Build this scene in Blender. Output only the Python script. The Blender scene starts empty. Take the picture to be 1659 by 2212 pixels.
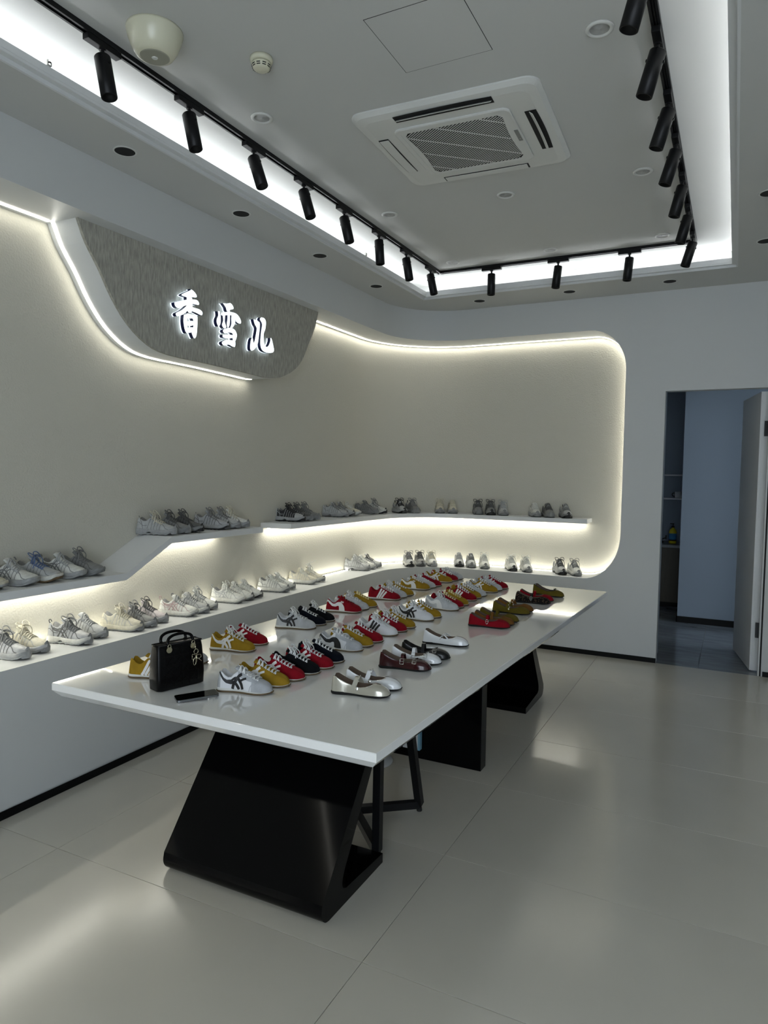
import bpy, bmesh, math, random
import numpy as np
from mathutils import Vector, Matrix

C = bpy.context.scene.collection
SC = bpy.context.scene
random.seed(7)

# ------------------------------------------------------------------ camera
cam_d = bpy.data.cameras.new('camera'); cam = bpy.data.objects.new('camera', cam_d); C.objects.link(cam)
Rt = ((0.8928446, 0.0390592, -0.4486679), (0.4501273, -0.0450424, 0.8918277), (0.0146250, -0.9982212, -0.0577974))
cam.matrix_world = Matrix([[Rt[i][0], -Rt[i][1], -Rt[i][2], (0, 0, 1.65)[i]] for i in range(3)] + [[0, 0, 0, 1]])
cam_d.sensor_fit = 'HORIZONTAL'; cam_d.sensor_width = 36; cam_d.lens = 1504.78 / 1659 * 36
cam_d.clip_start = 0.05; cam_d.clip_end = 60
SC.camera = cam

# ------------------------------------------------------------------ world (overcast daylight through the shop front)
w = bpy.data.worlds.new('world'); SC.world = w; w.use_nodes = True
bgn = w.node_tree.nodes['Background']
bgn.inputs['Color'].default_value = (0.79, 0.89, 1.0, 1); bgn.inputs['Strength'].default_value = 6.1

SC.view_settings.view_transform = 'Standard'; SC.view_settings.look = 'None'
SC.view_settings.gamma = 1; SC.view_settings.use_curve_mapping = False
SC.view_settings.exposure = 0.0

# light levels (radiance of the LED strips)
E_NICHE = 21.0      # warm strip around the display niche
E_SHELF = 47.0      # warm strip under the wall shelves
E_COVE = 34.0        # cool white strip in the ceiling cove
E_SIGN = .8

# ------------------------------------------------------------------ helpers
def srgb(r, g, b):
    f = lambda c: ((c / 255) / 12.92 if c / 255 <= .04045 else ((c / 255 + .055) / 1.055) ** 2.4)
    return (f(r), f(g), f(b), 1)

def mat(name, col, rough=.5, metal=0, spec=.5, bump=0, bscale=200, coat=0, var=0, vscale=4, emit=None, estr=0, stretch=None):
    m = bpy.data.materials.new(name); m.use_nodes = True
    nt = m.node_tree; p = nt.nodes['Principled BSDF']
    p.inputs['Base Color'].default_value = col; p.inputs['Roughness'].default_value = rough
    p.inputs['Metallic'].default_value = metal; p.inputs['Specular IOR Level'].default_value = spec
    p.inputs['Coat Weight'].default_value = coat; p.inputs['Coat Roughness'].default_value = .04
    if emit: p.inputs['Emission Color'].default_value = emit; p.inputs['Emission Strength'].default_value = estr
    if bump or var:
        tc = nt.nodes.new('ShaderNodeTexCoord'); src = tc.outputs['Object']
        if stretch:
            mp = nt.nodes.new('ShaderNodeMapping'); mp.inputs['Scale'].default_value = stretch
            nt.links.new(src, mp.inputs[0]); src = mp.outputs[0]
    if bump:
        n = nt.nodes.new('ShaderNodeTexNoise'); n.inputs['Scale'].default_value = bscale; n.inputs['Detail'].default_value = 4
        nt.links.new(src, n.inputs['Vector'])
        b = nt.nodes.new('ShaderNodeBump'); b.inputs['Strength'].default_value = bump; b.inputs['Distance'].default_value = .002
        nt.links.new(n.outputs['Fac'], b.inputs['Height']); nt.links.new(b.outputs[0], p.inputs['Normal'])
    if var:
        n = nt.nodes.new('ShaderNodeTexNoise'); n.inputs['Scale'].default_value = vscale; n.inputs['Detail'].default_value = 5
        nt.links.new(src, n.inputs['Vector'])
        r = nt.nodes.new('ShaderNodeValToRGB'); c = r.color_ramp
        c.elements[0].position = .3; c.elements[1].position = .7
        c.elements[0].color = [x * (1 - var) for x in col[:3]] + [1]; c.elements[1].color = [min(1, x * (1 + var)) for x in col[:3]] + [1]
        nt.links.new(n.outputs['Fac'], r.inputs[0]); nt.links.new(r.outputs[0], p.inputs['Base Color'])
    return m

def emat(name, col, s):
    m = bpy.data.materials.new(name); m.use_nodes = True; nt = m.node_tree
    nt.nodes.remove(nt.nodes['Principled BSDF']); e = nt.nodes.new('ShaderNodeEmission')
    e.inputs[0].default_value = col; e.inputs[1].default_value = s
    nt.links.new(e.outputs[0], nt.nodes['Material Output'].inputs[0]); return m

def mk(name, verts, faces, mats, parent=None, mi=None, smooth=False):
    me = bpy.data.meshes.new(name); me.from_pydata([tuple(v) for v in verts], [], faces)
    if not isinstance(mats, (list, tuple)): mats = [mats]
    for m in mats: me.materials.append(m)
    if mi: me.polygons.foreach_set('material_index', mi)
    if smooth: me.polygons.foreach_set('use_smooth', [True] * len(me.polygons))
    me.update()
    o = bpy.data.objects.new(name, me); C.objects.link(o)
    if parent: o.parent = parent
    return o

class MB:
    """mesh builder: collects shapes, links them as one object"""
    def __init__(s): s.v = []; s.f = []; s.m = []
    def add(s, v, f, m=0):
        k = len(s.v); s.v += [tuple(a) for a in v]; s.f += [tuple(i + k for i in a) for a in f]; s.m += [m] * len(f); return s
    def box(s, a, b, m=0):
        x0, y0, z0 = a; x1, y1, z1 = b
        v = [(x0, y0, z0), (x1, y0, z0), (x1, y1, z0), (x0, y1, z0), (x0, y0, z1), (x1, y0, z1), (x1, y1, z1), (x0, y1, z1)]
        return s.add(v, [(0, 3, 2, 1), (4, 5, 6, 7), (0, 1, 5, 4), (1, 2, 6, 5), (2, 3, 7, 6), (3, 0, 4, 7)], m)
    def prism(s, poly, fn, d0, d1, m=0, ms=None):
        """poly 2-D, fn(p, d) -> 3-D"""
        n = len(poly); v = [fn(p, d0) for p in poly] + [fn(p, d1) for p in poly]
        s.add(v, [tuple(range(n - 1, -1, -1)), tuple(range(n, 2 * n))], m)
        return s.add(v, [(i, (i + 1) % n, n + (i + 1) % n, n + i) for i in range(n)], m if ms is None else ms)
    def tube(s, pts, r, n=6, m=0, caps=True, sq=None):
        pts = [Vector(p) for p in pts]; rings = []; up = Vector((0, 0, 1)); prev = None
        for i, p in enumerate(pts):
            t = (pts[min(i + 1, len(pts) - 1)] - pts[max(i - 1, 0)]); t = t.normalized() if t.length > 1e-9 else Vector((0, 0, 1))
            if prev is None:
                a = t.cross(up if abs(t.z) < .9 else Vector((1, 0, 0))).normalized()
            else:
                a = (prev - t * prev.dot(t)); a = a.normalized() if a.length > 1e-6 else t.cross(up).normalized()
            prev = a; b = t.cross(a); rr = r[i] if isinstance(r, (list, tuple)) else r
            rings.append([p + (a * math.cos(q) + b * math.sin(q) * (sq or 1)) * rr for q in [(k + .5) * 2 * math.pi / n for k in range(n)]])
        v = [q for g in rings for q in g]; f = []
        for i in range(len(rings) - 1):
            for k in range(n): f.append((i * n + k, i * n + (k + 1) % n, (i + 1) * n + (k + 1) % n, (i + 1) * n + k))
        if caps: f += [tuple(range(n - 1, -1, -1)), tuple(range((len(rings) - 1) * n, len(rings) * n))]
        return s.add(v, f, m)
    def lathe(s, prof, n=24, c=(0, 0, 0), m=0, M=None):
        v = []; f = []
        for r, z in prof:
            for k in range(n):
                a = 2 * math.pi * k / n; p = Vector((r * math.cos(a), r * math.sin(a), z))
                if M is not None: p = M @ p
                v.append((p.x + c[0], p.y + c[1], p.z + c[2]))
        for i in range(len(prof) - 1):
            for k in range(n): f.append((i * n + k, i * n + (k + 1) % n, (i + 1) * n + (k + 1) % n, (i + 1) * n + k))
        if prof[0][0] > 1e-6: f.append(tuple(range(n - 1, -1, -1)))
        if prof[-1][0] > 1e-6: f.append(tuple(range((len(prof) - 1) * n, len(prof) * n)))
        return s.add(v, f, m)
    def build(s, name, mats, parent=None, smooth=False, bevel=0, fix=False):
        o = mk(name, s.v, s.f, mats, parent, s.m, smooth)
        if fix or bevel:
            bm = bmesh.new(); bm.from_mesh(o.data)
            if fix: bmesh.ops.recalc_face_normals(bm, faces=bm.faces)
            if bevel:
                es = [e for e in bm.edges if len(e.link_faces) == 2 and e.calc_face_angle(0) > .6]
                bmesh.ops.bevel(bm, geom=es, offset=bevel, segments=2, affect='EDGES', profile=.6)
            bm.to_mesh(o.data); bm.free()
        return o

def tag(o, label=None, cat=None, group=None, kind=None):
    if label: o['label'] = label
    if cat: o['category'] = cat
    if group: o['group'] = group
    if kind: o['kind'] = kind
    return o

def thing(name, label, cat, loc=(0, 0, 0), rz=0, group=None):
    o = bpy.data.objects.new(name, None); C.objects.link(o); o.empty_display_size = .05
    o.location = loc; o.rotation_euler = (0, 0, rz)
    return tag(o, label, cat, group)

def struct(o): o['kind'] = 'structure'; return o

def smoothpts(pts, n=6):
    P = [np.array(p, float) for p in pts]; P = [2 * P[0] - P[1]] + P + [2 * P[-1] - P[-2]]; out = []
    for i in range(1, len(P) - 2):
        for k in range(n):
            t = k / n; a, b, c, d = P[i - 1:i + 3]
            out.append(.5 * ((2 * b) + (-a + c) * t + (2 * a - 5 * b + 4 * c - d) * t * t + (-a + 3 * b - 3 * c + d) * t ** 3))
    out.append(P[-2]); return [tuple(p) for p in out]
# ------------------------------------------------------------------ materials
m_wall = mat('wall_paint', srgb(196, 198, 197), .6, bump=.05, bscale=150)
m_ceil = mat('ceiling_paint', srgb(194, 195, 192), .85)
m_niche = mat('cream_stucco', srgb(196, 193, 180), .8, bump=.6, bscale=95)
m_niche.node_tree.nodes['Bump'].inputs['Distance'].default_value = .005
m_white = mat('white_panel', srgb(212, 214, 214), .4)
m_stone = mat('ribbed_plaster', srgb(160, 158, 148), .85, bump=1.0, bscale=70, var=.26, vscale=85, stretch=(1, 1, .20))
m_black = mat('black_skirting', srgb(10, 11, 11), .5, spec=.15)
m_floor = mat('beige_tile', srgb(198, 194, 182), .2, spec=.5, coat=.4, var=.05, vscale=1.3)
m_floor.node_tree.nodes['Principled BSDF'].inputs['Coat Roughness'].default_value = .17
m_grout = mat('grout', srgb(96, 94, 86), .8)
m_led = emat('warm_led', (1.0, .975, .87, 1), E_NICHE)
m_ledl = emat('warm_led_left', (1.0, .975, .87, 1), E_NICHE * .55)
m_led2 = emat('warm_led_shelf', (1.0, .975, .87, 1), E_SHELF)
m_cove = emat('cool_led', (.93, .96, 1.0, 1), E_COVE)
m_blk = mat('black_gloss', srgb(6, 6, 7), .07, spec=.12)
m_track = mat('black_matt_metal', srgb(9, 10, 12), .42, spec=.25)
m_dark = mat('dark_hole', srgb(6, 6, 6), .8)
m_chrome = mat('chrome', srgb(200, 200, 196), .18, metal=1)
m_blue = mat('back_room_paint', srgb(138, 150, 162), .6)
m_dtile = mat('dark_marble_tile', srgb(122, 128, 134), .12, var=.22, vscale=7, stretch=(.4, 1.6, 1))
m_plastic = mat('white_plastic', srgb(205, 206, 202), .35)

ZS, ZC = 3.235, 3.42           # dropped soffit, raised ceiling
XF, YF, RF = -3.0, 6.5, .6     # front face of the display wall
XB, YB, RB = -3.335, 6.86, .85  # back of the niche
ZL, ZT = .70, 2.945            # ledge top, niche top
Y0 = -2.4; XR = 2.6
NA = 14
def path(x, y, r, d=0, ys=Y0, xe=None, ny=6):
    """plan line along the left wall, round the corner, along the far wall"""
    p = [(x + d, ys + (y - r - ys) * i / ny) for i in range(ny)]
    for i in range(NA + 1):
        a = math.pi - (math.pi / 2) * i / NA
        p.append((x + r + (r - d) * math.cos(a), y - r + (r - d) * math.sin(a)))
    return p
XN0, XN1 = -1.22, -.90
xs_end = [XN0 + (XN1 - XN0) * math.sin(math.pi / 2 * i / 12) for i in range(0, 13)]
def hb(x): return ZL + (0 if x <= XN0 else .42 * (1 - math.sqrt(max(0, 1 - ((x - XN0) / (XN1 - XN0)) ** 2))))
def ht(x): return ZT - (0 if x <= XN0 else .36 * (1 - math.sqrt(max(0, 1 - ((x - XN0) / (XN1 - XN0)) ** 2))))
F = path(XF, YF, RF) + [(x, YF) for x in (-2.0, -1.6)] + [(x, YF) for x in xs_end]
B = path(XB, YB, RB) + [(x, YB) for x in (-2.0, -1.6)] + [(x, YB) for x in xs_end]
nleft = 6 + NA // 2
def band(name, P, zlo, zhi, m, i0=0, i1=None, smooth=True):
    P = P[i0:i1]; v = []; f = []
    for p in P: v += [(p[0], p[1], zlo(p[0])), (p[0], p[1], zhi(p[0]))]
    for i in range(len(P) - 1): f.append((2 * i, 2 * i + 2, 2 * i + 3, 2 * i + 1))
    return mk(name, v, f, m, None, None, smooth)
zero = lambda x: 0; zs = lambda x: ZS
struct(band('wall_left', F, zero, hb, m_wall, 0, nleft + 1))
struct(band('wall_left', F, ht, zs, m_wall, 0, nleft + 1))
struct(band('wall_back', F, zero, hb, m_wall, nleft))
struct(band('wall_back', F, ht, zs, m_wall, nleft))
DX0, DX1, DZ = -.567, .225, 2.38
o = MB()
o.box((XN1, YF, 0), (DX0, YF + .1, ZS)); o.box((DX0, YF, DZ), (DX1, YF + .1, ZS)); o.box((DX1, YF, 0), (XR, YF + .12, ZS))
struct(o.build('wall_back', m_wall))
# niche back wall, ledge, soffit and end reveal
struct(band('wall_niche', B, lambda x: 0.3, lambda x: 3.1, m_niche))
rows = lambda zf: ([(F[i][0], F[i][1], zf(F[i][0])) for i in range(len(F))], [(B[i][0], B[i][1], zf(B[i][0])) for i in range(len(B))])
for nm, zf, m in (('trim_1', hb, m_white), ('trim_2', ht, m_white)):
    a, b = rows(zf); n = len(a)
    struct(mk(nm, a + b, [(i, i + 1, n + i + 1, n + i) for i in range(n - 1)], m, None, None, True))
zz = [hb(XN1) + (ht(XN1) - hb(XN1)) * i / 4 for i in range(5)]
v = []
for z in zz: v += [(XN1, YF, z), (XN1, YB, z)]
struct(mk('trim_3', v, [(2 * i, 2 * i + 1, 2 * i + 3, 2 * i + 2) for i in range(4)], m_white))

# ceiling: dropped soffit ring, lip, cove and raised ceiling
HX0, HX1, HY0, HY1 = -2.635, -.045, -.9, 5.99
o = MB()
o.box((XF - .5, Y0, ZS), (HX0, YF + .4, ZS + .02)); o.box((HX1, Y0, ZS), (XR, YF + .1, ZS + .02))
o.box((HX0, HY1, ZS), (HX1, YF + .4, ZS + .02)); o.box((HX0, Y0, ZS), (HX1, HY0, ZS + .02))
struct(o.build('ceiling', m_ceil))
KX0, KX1, KY0, KY1 = -2.86, .17, -1.1, 6.2
o = MB(); o.box((KX0 - .1, KY0 - .1, ZC), (KX1 + .1, KY1 + .1, ZC + .03))
o.box((KX0 - .02, KY0, ZS + .02), (KX0, KY1, ZC)); o.box((KX1, KY0, ZS + .02), (KX1 + .02, KY1, ZC))
o.box((KX0, KY1, ZS + .02), (KX1, KY1 + .02, ZC)); o.box((KX0, KY0 - .02, ZS + .02), (KX1, KY0, ZC))
struct(o.build('ceiling', m_ceil))
def ring(o, d0, d1, z0, z1):
    a, b, c, d = HX0, HX1, HY0, HY1
    o.box((a + d0, c + d0, z0), (a + d1, d - d0, z1)); o.box((b - d1, c + d0, z0), (b - d0, d - d0, z1))
    o.box((a + d1, d - d1, z0), (b - d1, d - d0, z1)); o.box((a + d1, c + d0, z0), (b - d1, c + d1, z1))
o = MB(); ring(o, 0, .012, ZS, ZS + .03); ring(o, .012, .042, ZS + .018, ZS + .03); ring(o, .030, .042, ZS + .0305, ZS + .062)
struct(o.build('trim_4', m_white))
o = MB()
for a, b in (((HX0 - .10, .7), (HX0 - .085, HY1)), ((HX1 + .085, .7), (HX1 + .10, HY1)), ((HX0 - .085, HY1 + .085), (HX1 + .085, HY1 + .10))):
    o.box((a[0], a[1], ZS + .0205), (b[0], b[1], ZS + .028))
tag(o.build('light_strip', m_cove), 'cool white light strip hidden in the ceiling cove behind the lip', 'light strip')

# floor: base of grout with separate tiles
fl = mk('floor', [(-3.4, Y0, -.004), (XR, Y0, -.004), (XR, 6.62, -.004), (-3.4, 6.62, -.004)], [(0, 1, 2, 3)], m_grout); struct(fl)
tm = {}
def tile(parent, x0, x1, y0, y1, m, g=.0012, name='tile'):
    k = (round(x1 - x0, 4), round(y1 - y0, 4), m.name)
    if k not in tm:
        o = MB().box((g, g, -.008), (x1 - x0 - g, y1 - y0 - g, 0)).build(name, m, None, bevel=.0008); tm[k] = o.data
    else: o = bpy.data.objects.new(name, tm[k]); C.objects.link(o)
    o.parent = parent; o.location = (x0, y0, 0); return o
ys = [1.99 + .745 * k for k in range(-5, 6)]; ys = [Y0] + ys + [6.5]
xs = [-3.0, -2.56, -1.06, .44, 1.94, XR]
for i in range(len(xs) - 1):
    for j in range(len(ys) - 1): tile(fl, xs[i], xs[i + 1], ys[j], ys[j + 1], m_floor)

# skirtings
v = []; P = F
o = MB(); hB = .042
Q = [(x + (.008 if i < nleft else 0), y - (.008 if i >= nleft else 0)) for i, (x, y) in enumerate(F)]
def skirt(P, name):
    v = []; f = []
    for p in P: v += [(p[0], p[1], 0), (p[0], p[1], hB)]
    n = len(P)
    for p in P: v.append((p[0] - .0, p[1] + .008, hB))
    f = [(2 * i, 2 * i + 2, 2 * i + 3, 2 * i + 1) for i in range(n - 1)]
    f += [(2 * i + 1, 2 * i + 3, 2 * n + i + 1, 2 * n + i) for i in range(n - 1)]
    return struct(mk(name, v, f, m_black))
skirt(path(XF, YF, RF, .009)[:nleft + 1], 'baseboard_left')
skirt(path(XF, YF, RF, .009)[nleft:] + [(DX0, YF - .009)], 'baseboard_back')
struct(MB().box((DX1 + .035, YF - .009, 0), (XR, YF, hB)).build('baseboard_back', m_black))

# right wall and glazed shop front behind the camera
struct(MB().box((XR, Y0, 0), (XR + .1, YF + .1, ZS)).build('wall_right', m_wall))
o = MB(); yy = Y0 - .1
o.box((-3.4, yy, 0), (-.7, Y0, ZS)); o.box((2.45, yy, 0), (XR, Y0, ZS)); o.box((-.7, yy, 2.75), (2.45, Y0, ZS)); o.box((-.7, yy, 0), (2.45, Y0, .12))
struct(o.build('wall_front', m_wall))
wn = struct(MB().box((-.7, yy + .03, .12), (-.64, yy + .09, 2.75)).box((2.39, yy + .03, .12), (2.45, yy + .09, 2.75)).box((-.64, yy + .03, 2.69), (2.39, yy + .09, 2.75)).box((-.64, yy + .03, .12), (2.39, yy + .09, .18)).box((.85, yy + .03, .18), (.91, yy + .09, 2.69)).build('window_1', m_track))

# back room seen through the doorway
bf = struct(mk('floor', [(-2.2, 6.5, -.006), (2.4, 6.5, -.006), (2.4, 10.1, -.006), (-2.2, 10.1, -.006)], [(0, 1, 2, 3)], m_grout))
bx = [-2.2 + .0, -1.425, -.825, -.225, .375, .975, 1.575, 2.4]; by = [6.5, 7.1, 7.7, 8.3, 8.9, 9.5, 10.0]
for i in range(len(bx) - 1):
    for j in range(len(by) - 1): tile(bf, bx[i], bx[i + 1], by[j], by[j + 1], m_dtile)
o = MB(); o.box((-.53, 8.48, 0), (2.4, 8.6, 3.0)); struct(o.build('wall_partition', m_blue))
struct(MB().box((-.54, 8.468, 0), (2.4, 8.48, .07)).box((-.542, 8.468, 0), (-.53, 8.6, .07)).build('baseboard_partition', m_black))
o = MB(); o.box((-2.3, 9.98, 0), (2.5, 10.08, 3.0)); o.box((-2.3, 6.9, 0), (-2.2, 9.98, 3.0)); o.box((2.4, 6.62, 0), (2.5, 7.0, 3)); o.box((2.4, 8.2, 0), (2.5, 10, 3)); o.box((2.4, 7.0, 0), (2.5, 8.2, .9)); o.box((2.4, 7.0, 2.2), (2.5, 8.2, 3)); o.box((-2.3, 6.9, 0), (-.9, 6.95, 3))  # unseen opening in the right side added to let dim daylight in
struct(o.build('wall_kitchenette', m_blue))
struct(MB().box((-2.3, 6.6, 3.0), (2.5, 10.1, 3.05)).build('ceiling', m_ceil))
struct(MB().box((XN1 + .003, YF + .1, 0), (DX0 - .02, 6.92, 3)).build('wall_partition', m_blue))
# open leaf; dark strip painted as the shaded gap at the door jamb
j = struct(MB().box((DX1 + .012, YF - .002, 0), (DX1 + .024, YF + .02, DZ)).build('trim_gap_shade', m_dark))
DA = math.radians(99.5)
d = thing('door_1', None, None, (.21, 6.625, 0)); d['kind'] = 'structure'
del_keys = [k for k in ('label', 'category') if k in d.keys()]
Rz = Matrix.Rotation(DA, 3, 'Z')
def rot(o, M): 
    for vtx in o.data.vertices: vtx.co = M @ vtx.co
    return o
lf = rot(MB().box((0, 0, .012), (.765, .045, 2.36)).build('leaf', m_white, d, bevel=.002), Rz)
eg = rot(MB().box((-.002, -.034, .012), (.0, .03, 2.36)).build('edge_strip', m_white, d), Rz)
for z in (.30, 1.99):
    h = MB().box((-.012, -.036, z), (.026, -.005, z + .125)).build('hinge', m_track, d, bevel=.001)
    MB().tube([(.03, -.034, z), (.03, -.034, z + .125)], .006, 8).build('hinge_pin', m_track, h)
# counter, shelves and things in the kitchenette
ct = thing('kitchen_counter', 'dark wooden base counter with grey top in the back room', 'counter', (-1.2, 9.4, 0))
MB().box((-.9, .03, .0), (.66, .56, .06)).build('plinth', m_dark, ct)
MB().box((-.9, .0, .06), (.66, .575, .75)).build('body', mat('dark_wood', srgb(70, 64, 50), .5, var=.15, vscale=30, stretch=(8, 1, .3)), ct)
for k in range(3): MB().box((-.88 + k * .51, -.015, .08), (-.38 + k * .51, -.001, .73)).build('cabinet_door', bpy.data.materials['dark_wood'], ct, bevel=.002)
MB().box((-.9, -.02, .751), (.66, .575, .785)).build('worktop', mat('grey_worktop', srgb(130, 134, 136), .3), ct, bevel=.003)
for z, lb in ((1.65, 'upper'), (1.345, 'lower')):
    tag(MB().box((-2.0, 9.72, z), (-.55, 9.975, z + .018)).build('wall_shelf', m_white), lb + ' grey wall shelf above the back room counter', 'shelf', 'wall shelves in the back room')
t = thing('dish_soap_bottle', 'yellow pump bottle with blue label on the back room counter', 'bottle', (-.69, 9.62, .785))
my = mat('yellow_plastic', srgb(214, 205, 40), .3)
MB().lathe([(.042, 0), (.045, .01), (.045, .15), (.036, .18), (.016, .195), (.016, .205)], 20).build('bottle_body', my, t, smooth=True)
MB().lathe([(.0456, .05), (.0456, .13)], 20).build('paper_label', mat('blue_label', srgb(70, 140, 190), .5), t, smooth=True)
MB().lathe([(.0459, .035), (.0459, .052)], 20).build('label_band', mat('dark_label', srgb(60, 30, 20), .5), t, smooth=True)
MB().lathe([(.018, .205), (.018, .222), (.006, .224), (.006, .25)], 14).box((-.035, -.008, .248), (.012, .008, .26)).build('pump', m_track, t)
t = thing('faucet', 'black curved kitchen faucet on the back room counter', 'faucet', (-.82, 9.62, .785))
MB().lathe([(.022, 0), (.022, .02), (.012, .03)], 14).tube(smoothpts([(0, 0, .03), (0, 0, .2), (.0, -.04, .29), (0, -.1, .29), (0, -.13, .22)]), .009, 8).build('spout', m_track, t, smooth=True)
MB().tube([(.0, 0, .05), (.05, 0, .07)], .008, 8).tube([(.05, 0, .05), (.05, 0, .1)], .009, 8).build('lever', m_track, t)
t = thing('mug', 'pale round mug on the lower back room shelf', 'mug', (-.655, 9.80, 1.363))
MB().lathe([(.035, 0), (.042, .01), (.044, .085), (.04, .085), (.038, .01)], 20).build('cup', m_white, t, smooth=True)
MB().tube(smoothpts([(-.04, 0, .065), (-.07, 0, .06), (-.07, 0, .03), (-.04, 0, .02)]), .005, 6).build('handle', m_track, t)

# ------------------------------------------------------------------ niche light strips
def strip(P, zf, wd, m, label, name='light_strip', vert=False):
    v = []; f = []; n = len(P)
    for i, p in enumerate(P):
        a = P[max(0, i - 1)]; b = P[min(n - 1, i + 1)]; t = Vector((b[0] - a[0], b[1] - a[1])); t.normalize(); nn = Vector((-t.y, t.x)) * wd / 2
        z = zf(p[0]) if callable(zf) else zf
        v += [(p[0] + nn.x, p[1] + nn.y, z), (p[0] - nn.x, p[1] - nn.y, z)]
    for i in range(n - 1): f.append((2 * i, 2 * i + 1, 2 * i + 3, 2 * i + 2))
    o = mk(name, v, f, m); return tag(o, label, 'light strip')
LT = path(XB, YB, RB, .038, ys=-2.3)
lt_all = LT + [(x, YB - .038) for x in (-2.0, -1.6)] + [(x, YB - .038) for x in xs_end]
i49 = [i for i, p in enumerate(lt_all) if p[1] > 4.97][0]
top2 = [(XB + .038, 4.97)] + lt_all[i49:]
strip(top2, lambda x: ht(x) - .004, .014, m_led, 'warm light line along the niche top right of the sign')
strip([(XB + .047, -2.3), (XB + .047, 2.55)], ZT - .004, .02, m_ledl, 'warm light line along the niche top left of the sign')
strip(lt_all[:7], lambda x: hb(x) + .004, .014, m_led, 'warm light line at the back of the ledge, straight left part')
strip(lt_all[6:6 + NA + 1], lambda x: hb(x) + .004, .014, m_led, 'warm light line at the back of the ledge, curved corner part')
strip(lt_all[6 + NA:], lambda x: hb(x) + .004, .014, m_led, 'warm light line at the back of the ledge, far wall part')
# vertical end
xx = XN1 - .004; yv = YB - .038
z0v, z1v = hb(XN1) - .02, ht(XN1) + .02
tag(mk('light_strip', [(xx, yv - .007, z0v), (xx, yv + .007, z0v), (xx, yv + .007, z1v), (xx, yv - .007, z1v)], [(0, 1, 2, 3)], m_led), 'warm vertical light line at the right end of the niche', 'light strip')

# sign boss
OUT = [(2.577, ZT), (2.628, 2.837), (2.713, 2.721), (2.80, 2.585), (2.912, 2.462), (3.06, 2.372), (3.234, 2.338), (3.612, 2.336), (4.06, 2.328), (4.218, 2.326), (4.387, 2.350), (4.565, 2.426), (4.681, 2.522), (4.775, 2.668), (4.86, 2.80), (4.915, ZT)]
so = smoothpts([(a, b, 0) for a, b in OUT], 3); so = [(a, b) for a, b, c in so]
bo = thing('sign_board', 'grey ribbed plaster sign board with curved lower edge in the niche top', 'sign', (-3.1, 3.75, 2.6))
def L2(fn): return lambda p, d: (d + 3.1, p[0] - 3.75, p[1] - 2.6)
MB().prism(so, L2(0), XB + .001, -3.118).build('side_body', m_white, bo, fix=True)
pan = [(a, min(b, ZT - .012)) for a, b in so]
MB().prism(so, L2(0), -3.1178, -3.10).build('plaster_face', m_stone, bo, fix=True)
# light line round the boss
pl = [(XB + .047 + 3.1, a - 3.75, b - 2.6) for a, b in so if a < 4.32]
v = []; f = []
for i, (x, a, b) in enumerate(pl):
    q = pl[max(0, i - 1)]; r = pl[min(len(pl) - 1, i + 1)]; t = Vector((0, r[1] - q[1], r[2] - q[2])).normalized()
    n = Vector((0, t.z, -t.y)) * -1
    n = Vector((0, t.z, -t.y)); off = n * .004 * (1 if n.z < 0 or n.y < 0 else -1)
    v += [(x - .01, a + off.y, b + off.z), (x + .01, a + off.y, b + off.z)]
f = [(2 * i, 2 * i + 1, 2 * i + 3, 2 * i + 2) for i in range(len(pl) - 1)]
mk('light_line', v, f, m_ledl, bo)

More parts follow.
